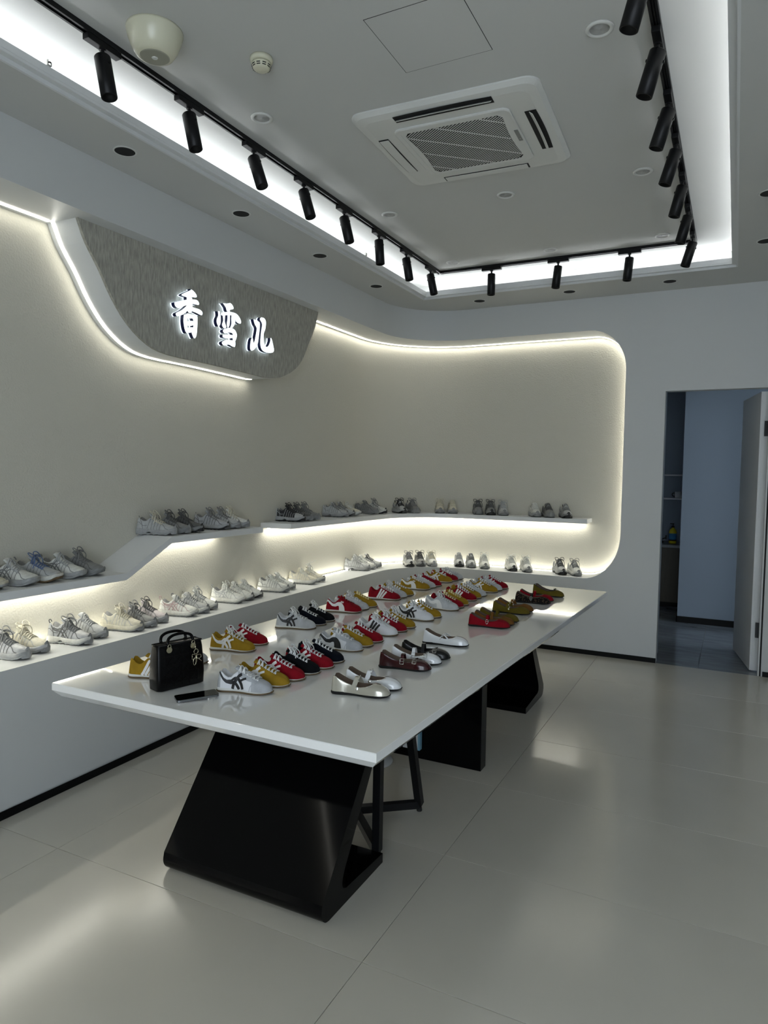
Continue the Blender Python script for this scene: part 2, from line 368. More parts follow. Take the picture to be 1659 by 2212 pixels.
SIGN = {
'xiang':[
  [(3.357,2.758),(3.386,2.753),(3.413,2.735),(3.412,2.719),(3.367,2.711),(3.322,2.701),(3.282,2.703),(3.297,2.717),(3.361,2.752)],
  [(3.220,2.646),(3.285,2.671),(3.341,2.690),(3.412,2.704),(3.436,2.691),(3.432,2.677),(3.393,2.673),(3.360,2.668),(3.303,2.642),(3.253,2.619),(3.226,2.628)],
  [(3.325,2.702),(3.370,2.710),(3.377,2.667),(3.370,2.621),(3.341,2.611),(3.332,2.635)],
  [(3.335,2.662),(3.360,2.650),(3.309,2.600),(3.253,2.571),(3.235,2.572),(3.235,2.587),(3.278,2.611),(3.316,2.641)],
  [(3.364,2.653),(3.393,2.651),(3.439,2.651),(3.466,2.641),(3.466,2.623),(3.452,2.618),(3.406,2.624),(3.364,2.629)],
  [(3.300,2.589),(3.332,2.600),(3.330,2.573),(3.328,2.538),(3.338,2.491),(3.322,2.484),(3.306,2.507),(3.297,2.549)],
  [(3.328,2.604),(3.406,2.606),(3.422,2.592),(3.417,2.506),(3.406,2.472),(3.389,2.463),(3.373,2.484),(3.367,2.501),(3.381,2.521),(3.384,2.566),(3.373,2.582),(3.330,2.573)],
  [(3.328,2.555),(3.382,2.567),(3.381,2.541),(3.328,2.530)],
  [(3.330,2.516),(3.380,2.528),(3.370,2.498),(3.336,2.489)],
],
'xue':[
  [(3.664,2.739),(3.705,2.745),(3.742,2.756),(3.768,2.742),(3.772,2.724),(3.742,2.713),(3.705,2.696),(3.694,2.717)],
  [(3.614,2.677),(3.636,2.677),(3.643,2.636),(3.639,2.598),(3.621,2.580),(3.604,2.600),(3.604,2.624),(3.618,2.650)],
  [(3.646,2.674),(3.727,2.696),(3.795,2.700),(3.833,2.684),(3.853,2.659),(3.845,2.640),(3.803,2.644),(3.787,2.665),(3.742,2.677),(3.654,2.657)],
  [(3.661,2.661),(3.686,2.666),(3.683,2.625),(3.699,2.590),(3.676,2.577),(3.655,2.596),(3.667,2.627)],
  [(3.708,2.706),(3.733,2.711),(3.736,2.655),(3.732,2.611),(3.714,2.588),(3.703,2.610),(3.711,2.650)],
  [(3.753,2.687),(3.783,2.683),(3.791,2.637),(3.761,2.597),(3.736,2.588),(3.750,2.619),(3.749,2.657)],
  [(3.668,2.568),(3.727,2.591),(3.780,2.591),(3.807,2.567),(3.807,2.543),(3.789,2.511),(3.773,2.503),(3.761,2.535),(3.763,2.559),(3.727,2.561),(3.683,2.547),(3.665,2.556)],
  [(3.661,2.534),(3.705,2.542),(3.761,2.549),(3.761,2.531),(3.705,2.517),(3.665,2.518)],
  [(3.658,2.488),(3.698,2.506),(3.757,2.514),(3.789,2.516),(3.789,2.477),(3.758,2.474),(3.720,2.480),(3.676,2.466),(3.654,2.476)],
],
'er':[
  [(3.989,2.700),(4.043,2.696),(4.064,2.680),(4.053,2.597),(4.037,2.533),(3.998,2.491),(3.965,2.479),(3.953,2.499),(3.961,2.550),(3.981,2.571),(3.996,2.536),(4.021,2.611),(4.026,2.647),(4.004,2.668)],
  [(4.076,2.730),(4.110,2.732),(4.134,2.714),(4.130,2.662),(4.109,2.617),(4.114,2.556),(4.142,2.533),(4.170,2.550),(4.188,2.584),(4.189,2.605),(4.207,2.598),(4.230,2.544),(4.233,2.519),(4.208,2.502),(4.138,2.493),(4.086,2.506),(4.069,2.549),(4.077,2.626),(4.089,2.685),(4.063,2.713)],
],

}
m_face = emat('sign_face', (.88, .96, 1.0, 1), 1.6); m_navy = mat('navy_return', srgb(18, 22, 70), .4)
m_halo = emat('sign_halo', (.72, .86, 1.0, 1), E_SIGN * 2.6)
LB = {'xiang': ('leftmost backlit white sign character, tall with a box at its foot', 3.36), 'xue': ('middle backlit white sign character with many strokes', 3.75), 'er': ('rightmost backlit white sign character of two long strokes', 4.25)}
for k, polys in SIGN.items():
    cy = LB[k][1]
    t = thing('sign_character', LB[k][0], 'sign letter', (-3.085, cy, 2.5), 0, None)
    o = MB(); h = MB()
    for q, pg in enumerate(polys):
        sm = [(a, b) for a, b, c in smoothpts([(a, b, 0) for a, b in pg + [pg[0]]], 3)][:-1]
        o.prism(sm, lambda p, d: (d, p[0] - cy, p[1] - 2.5), .010, .035 + .0001 * q, 0, 1)
        h.prism(sm, lambda p, d: (d, p[0] - cy, p[1] - 2.5), .001, .0035, 0)
    o.build('letter_body', [m_face, m_navy], t, fix=True); h.build('halo_light', m_halo, t, fix=True)

# ------------------------------------------------------------------ wall shelves
TH = .040
def shelf(name, label, front, back, zf):
    """front/back matched plan points, zf(i) top height"""
    n = len(front); v = []
    for i in range(n):
        z = zf[i]; v += [(*front[i], z), (*back[i], z), (*back[i], z - TH), (*front[i], z - TH)]
    f = []
    for i in range(n - 1):
        a, b = 4 * i, 4 * i + 4
        for k in range(4): f.append((a + k, a + (k + 1) % 4, b + (k + 1) % 4, b + k))
    f += [(0, 3, 2, 1), (4 * n - 4, 4 * n - 3, 4 * n - 2, 4 * n - 1)]
    root = thing(name, label, 'shelf', (front[0][0], front[0][1], zf[0]))
    o = mk('board', [(a - front[0][0], b - front[0][1], c - zf[0]) for a, b, c in v], f, m_white, root)
    bm = bmesh.new(); bm.from_mesh(o.data); bmesh.ops.recalc_face_normals(bm, faces=bm.faces); bm.to_mesh(o.data); bm.free()
    return root
XSF = -3.06
sh1 = shelf('wall_shelf', 'white wall shelf with a sloped step, left half', [(XSF, y) for y in (-1.5, 2.85, 3.204, 4.126)], [(XB + .001, y) for y in (-1.5, 2.85, 3.204, 4.126)], [1.0547, 1.0547, 1.234, 1.234])
f2 = [(XB + .004, 4.46), (-3.07, 4.5)]; b2 = [(XB + .001, 4.461), (XB + .001, 4.5)]
for i in range(NA + 1):
    a = math.pi - (math.pi / 2) * i / NA; cx, cy = XB + RB, YB - RB
    f2.append((cx + (RB - .315) * math.cos(a) , cy + (RB - .27) * math.sin(a))); b2.append((cx + (RB - .001) * math.cos(a), cy + (RB - .001) * math.sin(a)))
f2 += [(-1.215, 6.61)]; b2 += [(-1.215, YB - .001)]
sh2 = shelf('wall_shelf', 'white wall shelf curving round the corner, right half', f2, b2, [1.234] * len(f2))
def ustrip(root, P, z, nm='light_line', W=.03):
    lx, ly, lz = root.location; v = []; f = []
    for i, p in enumerate(P):
        a = P[max(0, i - 1)]; b = P[min(len(P) - 1, i + 1)]; t = Vector((b[0] - a[0], b[1] - a[1])); t.normalize(); n = Vector((-t.y, t.x)) * W / 2
        zz = z[i] if isinstance(z, list) else z
        v += [(p[0] + n.x - lx, p[1] + n.y - ly, zz - lz), (p[0] - n.x - lx, p[1] - n.y - ly, zz - lz)]
    f = [(2 * i, 2 * i + 1, 2 * i + 3, 2 * i + 2) for i in range(len(P) - 1)]
    return mk(nm, v, f, m_led2, root)
zq = 1.234 - TH - .004; zp = 1.0547 - TH - .004
ustrip(sh1, [(XB + .05, y) for y in (-1.4, 2.86, 3.21, 3.92)], [zp, zp, zq, zq], W=.014)
u2 = [(XB + .05, 4.49)] + path(XB, YB, RB, .05)[6:] + [(-1.26, YB - .05)]
ustrip(sh2, u2, zq, W=.014)
# ------------------------------------------------------------------ ceiling fixtures
def track(a, b, label):
    ax = 0 if abs(b[0] - a[0]) > abs(b[1] - a[1]) else 1
    L = abs(b[ax] - a[ax]); t = thing('lighting_track', label, 'track', (a[0], a[1], ZC), 0, None)
    def bx(o, y0, y1, z0, z1, l0=0, l1=None):
        l1 = L if l1 is None else l1
        return o.box((l0, y0, z0), (l1, y1, z1)) if ax == 0 else o.box((y0, l0, z0), (y1, l1, z1))
    bx(MB(), -.018, .018, -.004, 0).build('rail_base', m_track, t)
    o = MB(); bx(o, -.018, -.008, -.022, -.004); bx(o, .008, .018, -.022, -.004); o.build('rail_side', m_track, t)
    o = MB(); bx(o, -.003, .003, -.014, -.004); o.build('conductor_strip', m_dark, t); return t
XTL, XTR, YT = -2.405, -.345, 5.80
track((XTL, -.6), (XTL, YT + .018), 'black lighting track along the left side of the raised ceiling')
track((XTR, -.6), (XTR, YT + .018), 'black lighting track along the right side of the raised ceiling')
track((XTL + .02, YT), (XTR - .02, YT), 'black lighting track across the far side of the raised ceiling')
def spot_proto():
    t = thing('track_spotlight', None, 'spotlight', (0, 0, 0), 0, None)
    MB().box((-.017, -.085, -.046), (.017, .085, -.0225)).build('adapter', m_track, t, bevel=.002)
    MB().lathe([(.014, -.052), (.014, -.0465)], 14).tube([(0, 0, -.05), (0, 0, -.10)], .0075, 8).build('stem', m_track, t, smooth=False)
    h = MB().lathe([(.0, .01), (.030, .01), (.033, .006), (.033, -.165), (.029, -.167), (.028, -.140), (0, -.138)], 28).build('lamp_head', m_track, t)
    for p in h.data.polygons: p.use_smooth = len(p.vertices) == 4
    MB().lathe([(.0, -.1370), (.018, -.139), (.022, -.1385), (.024, -.1375)], 20, m=0).build('lens', mat('spot_lens', srgb(70, 72, 74), .15), h)
    MB().tube([(-.0365, 0, -.03), (.0365, 0, -.03)], .006, 10).build('pivot_screw', m_track, h)
    h.location = (0, 0, -.085)
    return t
def copy_tree(o, parent=None):
    c = o.copy(); C.objects.link(c); c.parent = parent
    for ch in o.children: copy_tree(ch, c)
    return c
sp = spot_proto(); first = [True]
def put_spot(x, y, rz, tilt, label, grp, off=0):
    t = sp if first[0] else copy_tree(sp); first[0] = False
    t.location = (x, y, ZC); t.rotation_euler = (0, 0, rz); t['label'] = label; t['group'] = grp
    h = [c for c in t.children if c.name.startswith('lamp_head')][0]
    h.rotation_euler = (0, math.radians(tilt), 0) if abs(rz) < .1 else (math.radians(-tilt), 0, 0)
    h.location = (math.copysign(.012, -tilt) if abs(rz) < .1 else 0, 0, -.085)
    if abs(rz) < .1: h.location.x = .0
    return t
ORD = ['nearest the camera', 'second from the camera', 'third from the camera', 'fourth from the camera', 'fifth from the camera', 'sixth from the camera', 'seventh from the camera', 'at the far corner']
for i, (y, tl) in enumerate(zip((2.13, 2.643, 3.145, 3.635, 4.125, 4.633, 5.108, 5.60), (-13, -14, -20, -18, -15, -5, -11, -13))):
    put_spot(XTL, y, 0, tl, 'black cylinder spotlight on the left track, ' + ORD[i], 'spotlights on the left ceiling track')
for i, (y, tl) in enumerate(zip((2.586, 3.058, 3.557, 4.009, 4.511, 5.035, 5.60), (15, 16, 17, 17, 14, 15, 16))):
    put_spot(XTR, y, 0, tl, 'black cylinder spotlight on the right track, ' + (ORD[i] if i < 6 else 'at the far corner'), 'spotlights on the right ceiling track')
for i, (x, tl) in enumerate(zip((-1.925, -1.36, -.806), (0, 6, 5))):
    t = put_spot(x, YT, math.pi / 2, -tl, 'black cylinder spotlight on the far track, ' + ['leftmost', 'middle', 'rightmost'][i], 'spotlights on the far ceiling track')

def dl_proto(dark):
    t = thing('downlight', None, 'downlight')
    if dark:
        MB().lathe([(.058, 0), (.058, -.003), (.049, -.003), (.047, 0)], 28).build('trim_ring', m_plastic, t)
        MB().lathe([(.0495, -.0031), (.0, -.0029)], 28).build('recess', m_dark, t)
    else:
        MB().lathe([(.056, 0), (.055, -.005), (.047, -.009), (.041, -.007), (.039, -.003)], 28).build('trim_ring', m_plastic, t, smooth=True)
        MB().lathe([(.040, -.003), (.03, -.0025), (.0, -.002)], 28).build('diffuser', mat('grey_diffuser', srgb(170, 171, 168), .4), t, smooth=True)
    return t
pr = dl_proto(False); k = 0
RN = {(0, 0): 'left column, nearest', (0, 1): 'left column, middle', (0, 2): 'left column, far end', (1, 1): 'middle column, beyond the air conditioner', (1, 2): 'middle column, far end', (2, 0): 'right column, nearest', (2, 1): 'right column, middle', (2, 2): 'right column, far end'}
for i, x in enumerate((-2.2, -1.375, -.552)):
    for j, y in enumerate((2.94, 4.39, 5.595)):
        if (i, j) == (1, 0): continue
        t = pr if k == 0 else copy_tree(pr); k += 1; t.location = (x, y, ZC)
        t['label'] = 'white ringed downlight in the raised ceiling, ' + RN[(i, j)]; t['group'] = 'white downlights in the raised ceiling'
pr = dl_proto(True)
SD = [(-2.797, 2.611, 'left soffit above the sign, nearest'), (-2.80, 3.536, 'left soffit, second from the camera'), (-2.802, 4.456, 'left soffit, third from the camera'), (-2.81, 5.375, 'left soffit, farthest'),
      (-2.171, 6.21, 'far soffit, leftmost'), (-1.351, 6.205, 'far soffit, middle'), (-.541, 6.20, 'far soffit, rightmost'), (.11, 4.516, 'right soffit at the picture edge, nearer'), (.12, 5.407, 'right soffit at the picture edge, farther')]
for k, (x, y, lb) in enumerate(SD):
    t = pr if k == 0 else copy_tree(pr); t.location = (x, y, ZS)
    t['label'] = 'black recessed downlight in the ' + lb; t['group'] = 'black downlights in the dropped soffit'

t = thing('ceiling_speaker', 'large cream dome fixture on the raised ceiling beside the left track', 'ceiling fixture', (-2.175, 2.19, ZC))
m_cream = mat('cream_plastic', srgb(205, 203, 180), .25)
MB().lathe([(.112, 0), (.112, -.008), (.105, -.035), (.09, -.072), (.074, -.095), (.060, -.102)], 36).build('dome', m_cream, t, smooth=True)
MB().lathe([(.060, -.1015), (.055, -.104), (.0, -.104)], 30).build('face_disc', mat('grey_disc', srgb(150, 149, 134), .5), t)
MB().lathe([(.0, -.1042), (.013, -.1045), (.011, -.107), (.0, -.107)], 8).build('indicator', m_plastic, t)
t = thing('smoke_detector', 'small white slotted smoke detector on the raised ceiling', 'smoke detector', (-1.893, 2.525, ZC))
MB().lathe([(.048, 0), (.050, -.012), (.046, -.02), (.040, -.022)], 28).build('base', m_cream, t, smooth=True)
MB().lathe([(.040, -.0225), (.042, -.030), (.036, -.046), (.026, -.052), (0, -.053)], 28).build('cap', m_cream, t, smooth=True)
o = MB()
for k in range(10):
    a = k * math.pi / 5; M = Matrix.Rotation(a, 3, 'Z')
    for zz in (-.036, -.043):
        r = .0405 if zz > -.04 else .0375
        v = [M @ Vector((r, s * .008, zz + q * .0018)) for s in (-1, 1) for q in (-1, 1)]
        v2 = [p + M @ Vector((.0012, 0, 0)) for p in v]; b = v + v2
        o.add(b, [(0, 1, 3, 2), (4, 6, 7, 5), (0, 4, 5, 1), (2, 3, 7, 6), (0, 2, 6, 4), (1, 5, 7, 3)])
o.build('vent_slots', m_dark, t)
# access panel
t = thing('access_panel', 'flush square access panel in the ceiling near the top edge', 'ceiling panel', (-1.377, 2.49, ZC))
MB().box((.0025, .0025, -.0010), (.3975, .3995, 0)).build('panel', m_ceil, t)
o = MB()
for a, b in (((0, 0), (.0025, .402)), ((.3975, 0), (.40, .402)), ((.0025, 0), (.3975, .0025)), ((.0025, .3995), (.3975, .402))): o.box((a[0], a[1], -.0006), (b[0], b[1], 0))
o.build('gap', m_dark, t)
for x, y, lb in ((HX0 + .045, 2.02, 'nearer'), (HX0 + .045, 4.78, 'farther')):
    t = thing('cable_clip', 'small metal cable clip on the left cove lip, ' + lb, 'clip', (x, y, ZS + .0625), 0, 'cable clips on the cove lip')
    MB().box((-.004, -.010, 0), (.004, .010, .003)).box((-.004, -.010, .003), (.004, -.006, .022)).box((-.004, .006, .003), (.004, .010, .018)).build('bracket', m_chrome, t)
    MB().tube([(0, -.006, .012), (0, .006, .018)], .003, 6).build('screw', m_track, t)

# air conditioner cassette
ac = thing('air_conditioner', 'white ceiling cassette air conditioner with diagonal grille', 'air conditioner', (-1.343, 3.575, ZC), math.radians(2.2))
def rrect(w, h, r, n=6):
    p = []
    for cx, cy, a0 in ((w - r, h - r, 0), (-w + r, h - r, 90), (-w + r, -h + r, 180), (w - r, -h + r, 270)):
        for k in range(n + 1):
            a = math.radians(a0 + 90 * k / n); p.append((cx + r * math.cos(a), cy + r * math.sin(a)))
    return p
W = .475; Hh = .455
def looprings(o, rings, m=0, cap=True):
    v = []; n = len(rings[0][0]); f = []
    for pts, z in rings: v += [(x, y, z) for x, y in pts]
    for i in range(len(rings) - 1):
        for k in range(n): f.append((i * n + k, i * n + (k + 1) % n, (i + 1) * n + (k + 1) % n, (i + 1) * n + k))
    if cap: f.append(tuple(range((len(rings) - 1) * n, len(rings) * n)))
    return o.add(v, f, m)
o = looprings(MB(), [(rrect(W, Hh, .07), 0), (rrect(W, Hh, .07), -.008), (rrect(W - .02, Hh - .02, .06), -.022), (rrect(W - .06, Hh - .06, .05), -.030), (rrect(.315, .30, .05), -.032)], cap=True)
o.build('casing', m_plastic, ac, smooth=False, fix=True)
gp = MB()
looprings(gp, [(rrect(.302, .292, .045), -.0325), (rrect(.302, .292, .045), -.040), (rrect(.296, .286, .042), -.043), (rrect(.272, .258, .02), -.043), (rrect(.272, .258, .02), -.036)], cap=False)
gp.build('grille_frame', m_plastic, ac, fix=True)
MB().box((-.275, -.26, -.0355), (.275, .26, -.034)).build('grille_backing', m_dark, ac)
def inside(x, y):   # grille field with inward-curved left/right sides and clipped corners
    if abs(y) > .245: return False
    lim = .262 - .020 * (1 - (y / .245) ** 2)
    return abs(x) < lim and abs(x) + abs(y) < .470
def bars(o, ang, pitch, wd, z0, z1):
    c, s = math.cos(ang), math.sin(ang); k = -.42
    while k < .42:
        ts = [t for t in np.arange(-.45, .45, .004) if inside(c * t - s * k, s * t + c * k)]
        if len(ts) > 3:
            a, b = ts[0], ts[-1]; P = [(a, k - wd / 2), (b, k - wd / 2), (b, k + wd / 2), (a, k + wd / 2)]
            o.prism(P, lambda p, d: (c * p[0] - s * p[1], s * p[0] + c * p[1], d), z0, z1)
        k += pitch
    return o
tag(bars(MB(), math.radians(-38), .0125, .0048, -.0416, -.0406).build('grille_slats', m_plastic, ac, fix=True), kind='stuff')
bars(MB(), math.radians(38), .14, .005, -.0430, -.0411).build('grille_rib', m_plastic, ac, fix=True)
# filler plates closing the area between frame and slat field
o = MB()
for sx in (-1, 1):
    n = 12; v = []
    for i in range(n + 1):
        y = -.258 + .516 * i / n; yy = max(-.245, min(.245, y)); lim = .262 - .020 * (1 - (yy / .245) ** 2); lim = min(lim, .470 - abs(yy))
        v += [(sx * lim, y, -.0418), (sx * .274, y, -.0418)]
    o.add(v, [(2 * i, 2 * i + 1, 2 * i + 3, 2 * i + 2) for i in range(n)])
for sy in (-1, 1): o.add([(-.274, sy * .245, -.0419), (.274, sy * .245, -.0419), (.274, sy * .26, -.0419), (-.274, sy * .26, -.0419)], [(0, 1, 2, 3)])
o.build('grille_border', m_plastic, ac)
MB().box((.274, -.075, -.0455), (.294, .045, -.0432)).build('receiver_window', mat('grey_receiver', srgb(120, 122, 120), .3), ac, bevel=.001)
MB().lathe([(0, -.0456), (.003, -.0456), (.002, -.047), (0, -.047)], 8, (.284, .02, 0)).build('indicator', m_plastic, ac)
for i, (a, cx, cy, L) in enumerate(((0, 0, .375, .25), (0, 0, -.375, .25), (90, .385, 0, .21), (90, -.385, 0, .21))):
    M = Matrix.Rotation(math.radians(a), 3, 'Z'); o = MB(); q = []
    sgn = 1 if (cy > 0 or cx < 0) else -1
    n = 10; top = [(-L + 2 * L * k / n, sgn * (.030 + .006 * (1 - (2 * k / n - 1) ** 2))) for k in range(n + 1)]
    bot = [(L - 2 * L * k / n, -sgn * .026) for k in range(n + 1)]
    pg = [M @ Vector((x, y, 0)) + Vector((cx, cy, 0)) for x, y in top + bot]
    o.prism([(p.x, p.y) for p in pg], lambda p, d: (p[0], p[1], d), -.0325, -.0310)
    o.build('air_outlet', m_dark, ac, fix=True)
    closed = i in (0, 3)
    lo = MB(); n = 10; v = []
    for k in range(n + 1):
        x = -L + .008 + 2 * (L - .008) * k / n; bow = sgn * .004 * (1 - (2 * k / n - 1) ** 2)
        if closed: prof = [(-.024, -.0335), (.026, -.0335), (.026, -.036), (-.024, -.036)]
        else: prof = [(-.006, -.033), (.010, -.046), (.013, -.045), (-.003, -.032)]
        for y, z in prof:
            p = M @ Vector((x, sgn * y + bow, z)) + Vector((cx, cy, 0)); v.append(p)
    f = []
    for k in range(n):
        for j in range(4): f.append((4 * k + j, 4 * k + (j + 1) % 4, 4 * k + 4 + (j + 1) % 4, 4 * k + 4 + j))
    f += [(0, 3, 2, 1), (4 * n, 4 * n + 1, 4 * n + 2, 4 * n + 3)]
    lo.add(v, f); lo.build('louvre', m_plastic, ac, fix=True)

# ------------------------------------------------------------------ display table
ZTT = .7425
m_lac = mat('white_lacquer', srgb(238, 239, 238), .06, coat=1.0)
m_under = mat('table_underside', srgb(40, 40, 40), .5)
tb = thing('display_table', 'long white lacquered display table on black slanted panel legs', 'table', (0, 0, 0))
quad = [(-2.536, 1.953), (-.998, 1.955), (-.857, 5.596), (-2.40, 5.66)]
def inset(d):
    c = [sum(p[k] for p in quad) / 4 for k in (0, 1)]; out = []
    sg = [(1, 1), (-1, 1), (-1, -1), (1, -1)]
    return [(p[0] + s[0] * d, p[1] + s[1] * d) for p, s in zip(quad, sg)]
o = MB(); v = []
for d, z in ((.0025, ZTT), (0, ZTT - .0025), (0, ZTT - .031), (.026, ZTT - .060)): v += [(x, y, z) for x, y in inset(d)]
f = [(0, 1, 2, 3)]
for i in range(3):
    for k in range(4): f.append((4 * i + k, 4 * i + 4 + k, 4 * i + 4 + (k + 1) % 4, 4 * i + (k + 1) % 4))
o.add(v, f); o.build('tabletop', m_lac, tb, fix=True)
v = [(x, y, ZTT - .0601) for x, y in inset(.027)] + [(x, y, ZTT - .068) for x, y in inset(.04)]
MB().add(v, [(3, 2, 1, 0), (4, 5, 6, 7)] + [(k, (k + 1) % 4, 4 + (k + 1) % 4, 4 + k) for k in range(4)]).build('underside', m_under, tb, fix=True)
zt = ZTT - .0685
def zleg(name, x0, x1, y0, sgn, m):
    # side profile (y away from nose, z)
    nose = [(.075, 0.0)] + [(a, b) for a, b, c in smoothpts([(.055, .0, 0), (.030, .006, 0), (.010, .024, 0), (.001, .050, 0), (.006, .082, 0)], 5)]
    outer = nose + [(.475, zt)]
    inner = [(.535, zt), (.165, .135)] + [(a, b) for a, b, c in smoothpts([(.153, .110, 0), (.149, .090, 0), (.156, .070, 0), (.180, .058, 0)], 4)] + [(.49, .040), (.49, 0.0)]
    pr = [(y0 + sgn * a, b) for a, b in outer + inner]
    return MB().prism(pr, lambda p, d: (d, p[0], p[1]), x0, x1).build(name, m, tb, fix=True, bevel=.0015)
zleg('leg', -2.03, -1.27, 2.07, 1, m_blk)
zleg('leg', -1.985, -1.225, 5.14, -1, m_blk)
MB().box((-2.0, 3.615, 0), (-1.197, 3.70, zt)).build('leg', m_blk, tb, bevel=.0015)

# stool under the table
st = thing('bar_stool', 'black square-tube metal stool pushed under the display table', 'stool', (-1.39, 2.82, 0))
def bar(a, b, w=.017):
    A = Vector(a); B_ = Vector(b); return MB().tube([A, B_], w * 1.414, 4)
b0 = Vector((1.39, -2.82, 0))
pA, pB, pC, pD = (-1.305, 2.575, .035), (-1.315, 3.045, .035), (-1.565, 2.845, .035), (-1.56, 2.75, .0)
tA, tB, tC = (-1.30, 2.57, .60), (-1.31, 2.86, .60), (-1.55, 2.83, .60)
for nm, a, b in (('leg', pA, tA), ('leg', pB, tB), ('leg', pC, tC), ('floor_bar', pC, pB), ('floor_bar', pC, pA)):
    bar(Vector(a) + b0, Vector(b) + b0).build(nm, m_track, st)
for p in (pA, pB, pC): MB().lathe([(.012, 0), (.014, .004), (.012, .018)], 12, tuple(Vector(p) + b0 - Vector((0, 0, .035)))).build('foot_cap', m_dark, st)
MB().prism(rrect(.17, .17, .04), lambda p, d: (p[0] - .02, p[1] - .07, d), .60, .65).build('seat', mat('black_seat', srgb(25, 25, 26), .6), st, fix=True, bevel=.006)
# white pedestal stool and folded board beyond
ps = thing('pedestal_stool', 'white round-based pedestal stool behind the black stool under the table', 'stool', (-1.80, 3.455, 0))
MB().lathe([(.125, 0), (.127, .006), (.12, .014), (.05, .028), (.02, .05)], 36).build('base', m_white, ps, smooth=True)
MB().lathe([(.02, .05), (.022, .12), (.022, .40)], 18).build('column', m_white, ps, smooth=True)
MB().lathe([(.022, .10), (.07, .145), (.115, .20), (.117, .205), (.07, .155), (.022, .112)], 36).build('foot_dish', m_white, ps, smooth=True)
MB().lathe([(.03, .40), (.11, .41), (.118, .43), (.115, .45), (0, .455)], 36).build('seat', m_white, ps, smooth=True)
wb = thing('white_board', 'white board with pale blue edge against the middle table leg', 'board', (-1.7, 3.585, .06))
MB().box((.04, 0, 0), (.135, .027, .34)).build('board', m_white, wb, bevel=.001)
MB().box((.1355, -.004, 0), (.148, .027, .34)).build('blue_edge', mat('pale_blue', srgb(120, 165, 185), .5), wb)

# ------------------------------------------------------------------ handbag
bg = thing('handbag', 'small black quilted leather handbag with arched handles and metal charms', 'handbag', (-2.0165, 2.169, ZTT + .0004), 0)
ex = Vector((.279, .960, 0)); ey = Vector((-.960, .279, 0)); Mb = Matrix((ex, ey, Vector((0, 0, 1)))).transposed()   # local x along front, y to the back
def bagm(o):
    for vtx in o.data.vertices: vtx.co = Mb @ vtx.co
    return o
m_bag = mat('black_patent', srgb(6, 6, 7), .30, spec=.16, bump=.2, bscale=60)
nx, nz = 12, 10
def bodyring(z, hw, d0, d1, r):
    p = []
    for cx, cy, a0 in ((hw - r, d1 - r, 0), (-hw + r, d1 - r, 90), (-hw + r, d0 + r, 180), (hw - r, d0 + r, 270)):
        for k in range(4):
            a = math.radians(a0 + 30 * k); p.append((cx + r * math.cos(a), cy + r * math.sin(a)))
    return p
o = MB(); rg = []
for z, hw, dd in ((0, .096, .045), (.004, .108, .052), (.05, .110, .054), (.1, .109, .050), (.16, .106, .042), (.182, .104, .036), (.186, .102, .034)):
    rg.append((bodyring(z, hw, .040 - dd * .74, .040 + dd * .74, .014), z))
v = []; n = len(rg[0][0]); f = [tuple(range(n - 1, -1, -1))]
for pts, z in rg: v += [(x, y, z) for x, y in pts]
for i in range(len(rg) - 1):
    for k in range(n): f.append((i * n + k, i * n + (k + 1) % n, (i + 1) * n + (k + 1) % n, (i + 1) * n + k))
f.append(tuple(range((len(rg) - 1) * n, len(rg) * n)))
bagm(MB().add(v, f).build('body', m_bag, bg, smooth=True))
# cane quilting: thin raised seams on the front
o = MB()
def fy(z): return .040 - .74 * np.interp(z, [0, .004, .05, .1, .16, .186], [.045, .052, .054, .050, .042, .036]) - .0006
for i in range(-2, 3):
    x = i * .036
    o.tube([(x, fy(z), z) for z in (.012, .05, .1, .15, .178)], .0011, 4)
for z in (.03, .066, .102, .138, .172): o.tube([(x, fy(z), z) for x in (-.088, 0, .088)], .0011, 4)
for i in range(-3, 3):
    for j in range(4):
        x, z = i * .036, .03 + j * .036
        if x < -.09 or x + .036 > .09: continue
        o.tube([(x, fy(z), z), (x + .036, fy(z + .036), z + .036)], .0009, 4); o.tube([(x + .036, fy(z), z), (x, fy(z + .036), z + .036)], .0009, 4)
bagm(o.build('quilting', m_bag, bg))
bagm(MB().tube([(-.10, .015, .186), (-.10, .065, .186), (.10, .065, .186), (.10, .015, .186), (-.10, .015, .186)], .003, 6).build('top_piping', m_bag, bg, smooth=True))
m_gold = mat('champagne_metal', srgb(190, 184, 160), .22, metal=1)
for yy, nm in ((.012, 'front'), (.068, 'back')):
    pts = smoothpts([(-.055, yy, .186), (-.058, yy + .002, .194), (-.05, yy + .006, .212), (-.022, yy + .010, .222), (.022, yy + .010, .222), (.05, yy + .006, .212), (.058, yy + .002, .194), (.055, yy, .186)], 5)
    bagm(MB().tube(pts, .0062, 10).build('handle', m_blk, bg, smooth=True))
    for x in (-.055, .055):
        yf = fy(.165) - .002 if yy < .05 else .070
        g = bagm(MB().lathe([(.006, 0), (.012, 0), (.013, .0015), (.012, .003), (.006, .003)], 20, (x, yf, .166), M=Matrix.Rotation(math.pi / 2, 3, 'X')).build('eyelet', m_gold, bg, smooth=False))
        bagm(MB().tube([(x + .007 * math.cos(a), yf - .002 if yy < .05 else yf + .004, .180 + .009 * math.sin(a)) for a in [k * math.pi / 6 for k in range(13)]], .0015, 6, caps=False).build('handle_ring', m_gold, bg, smooth=True))
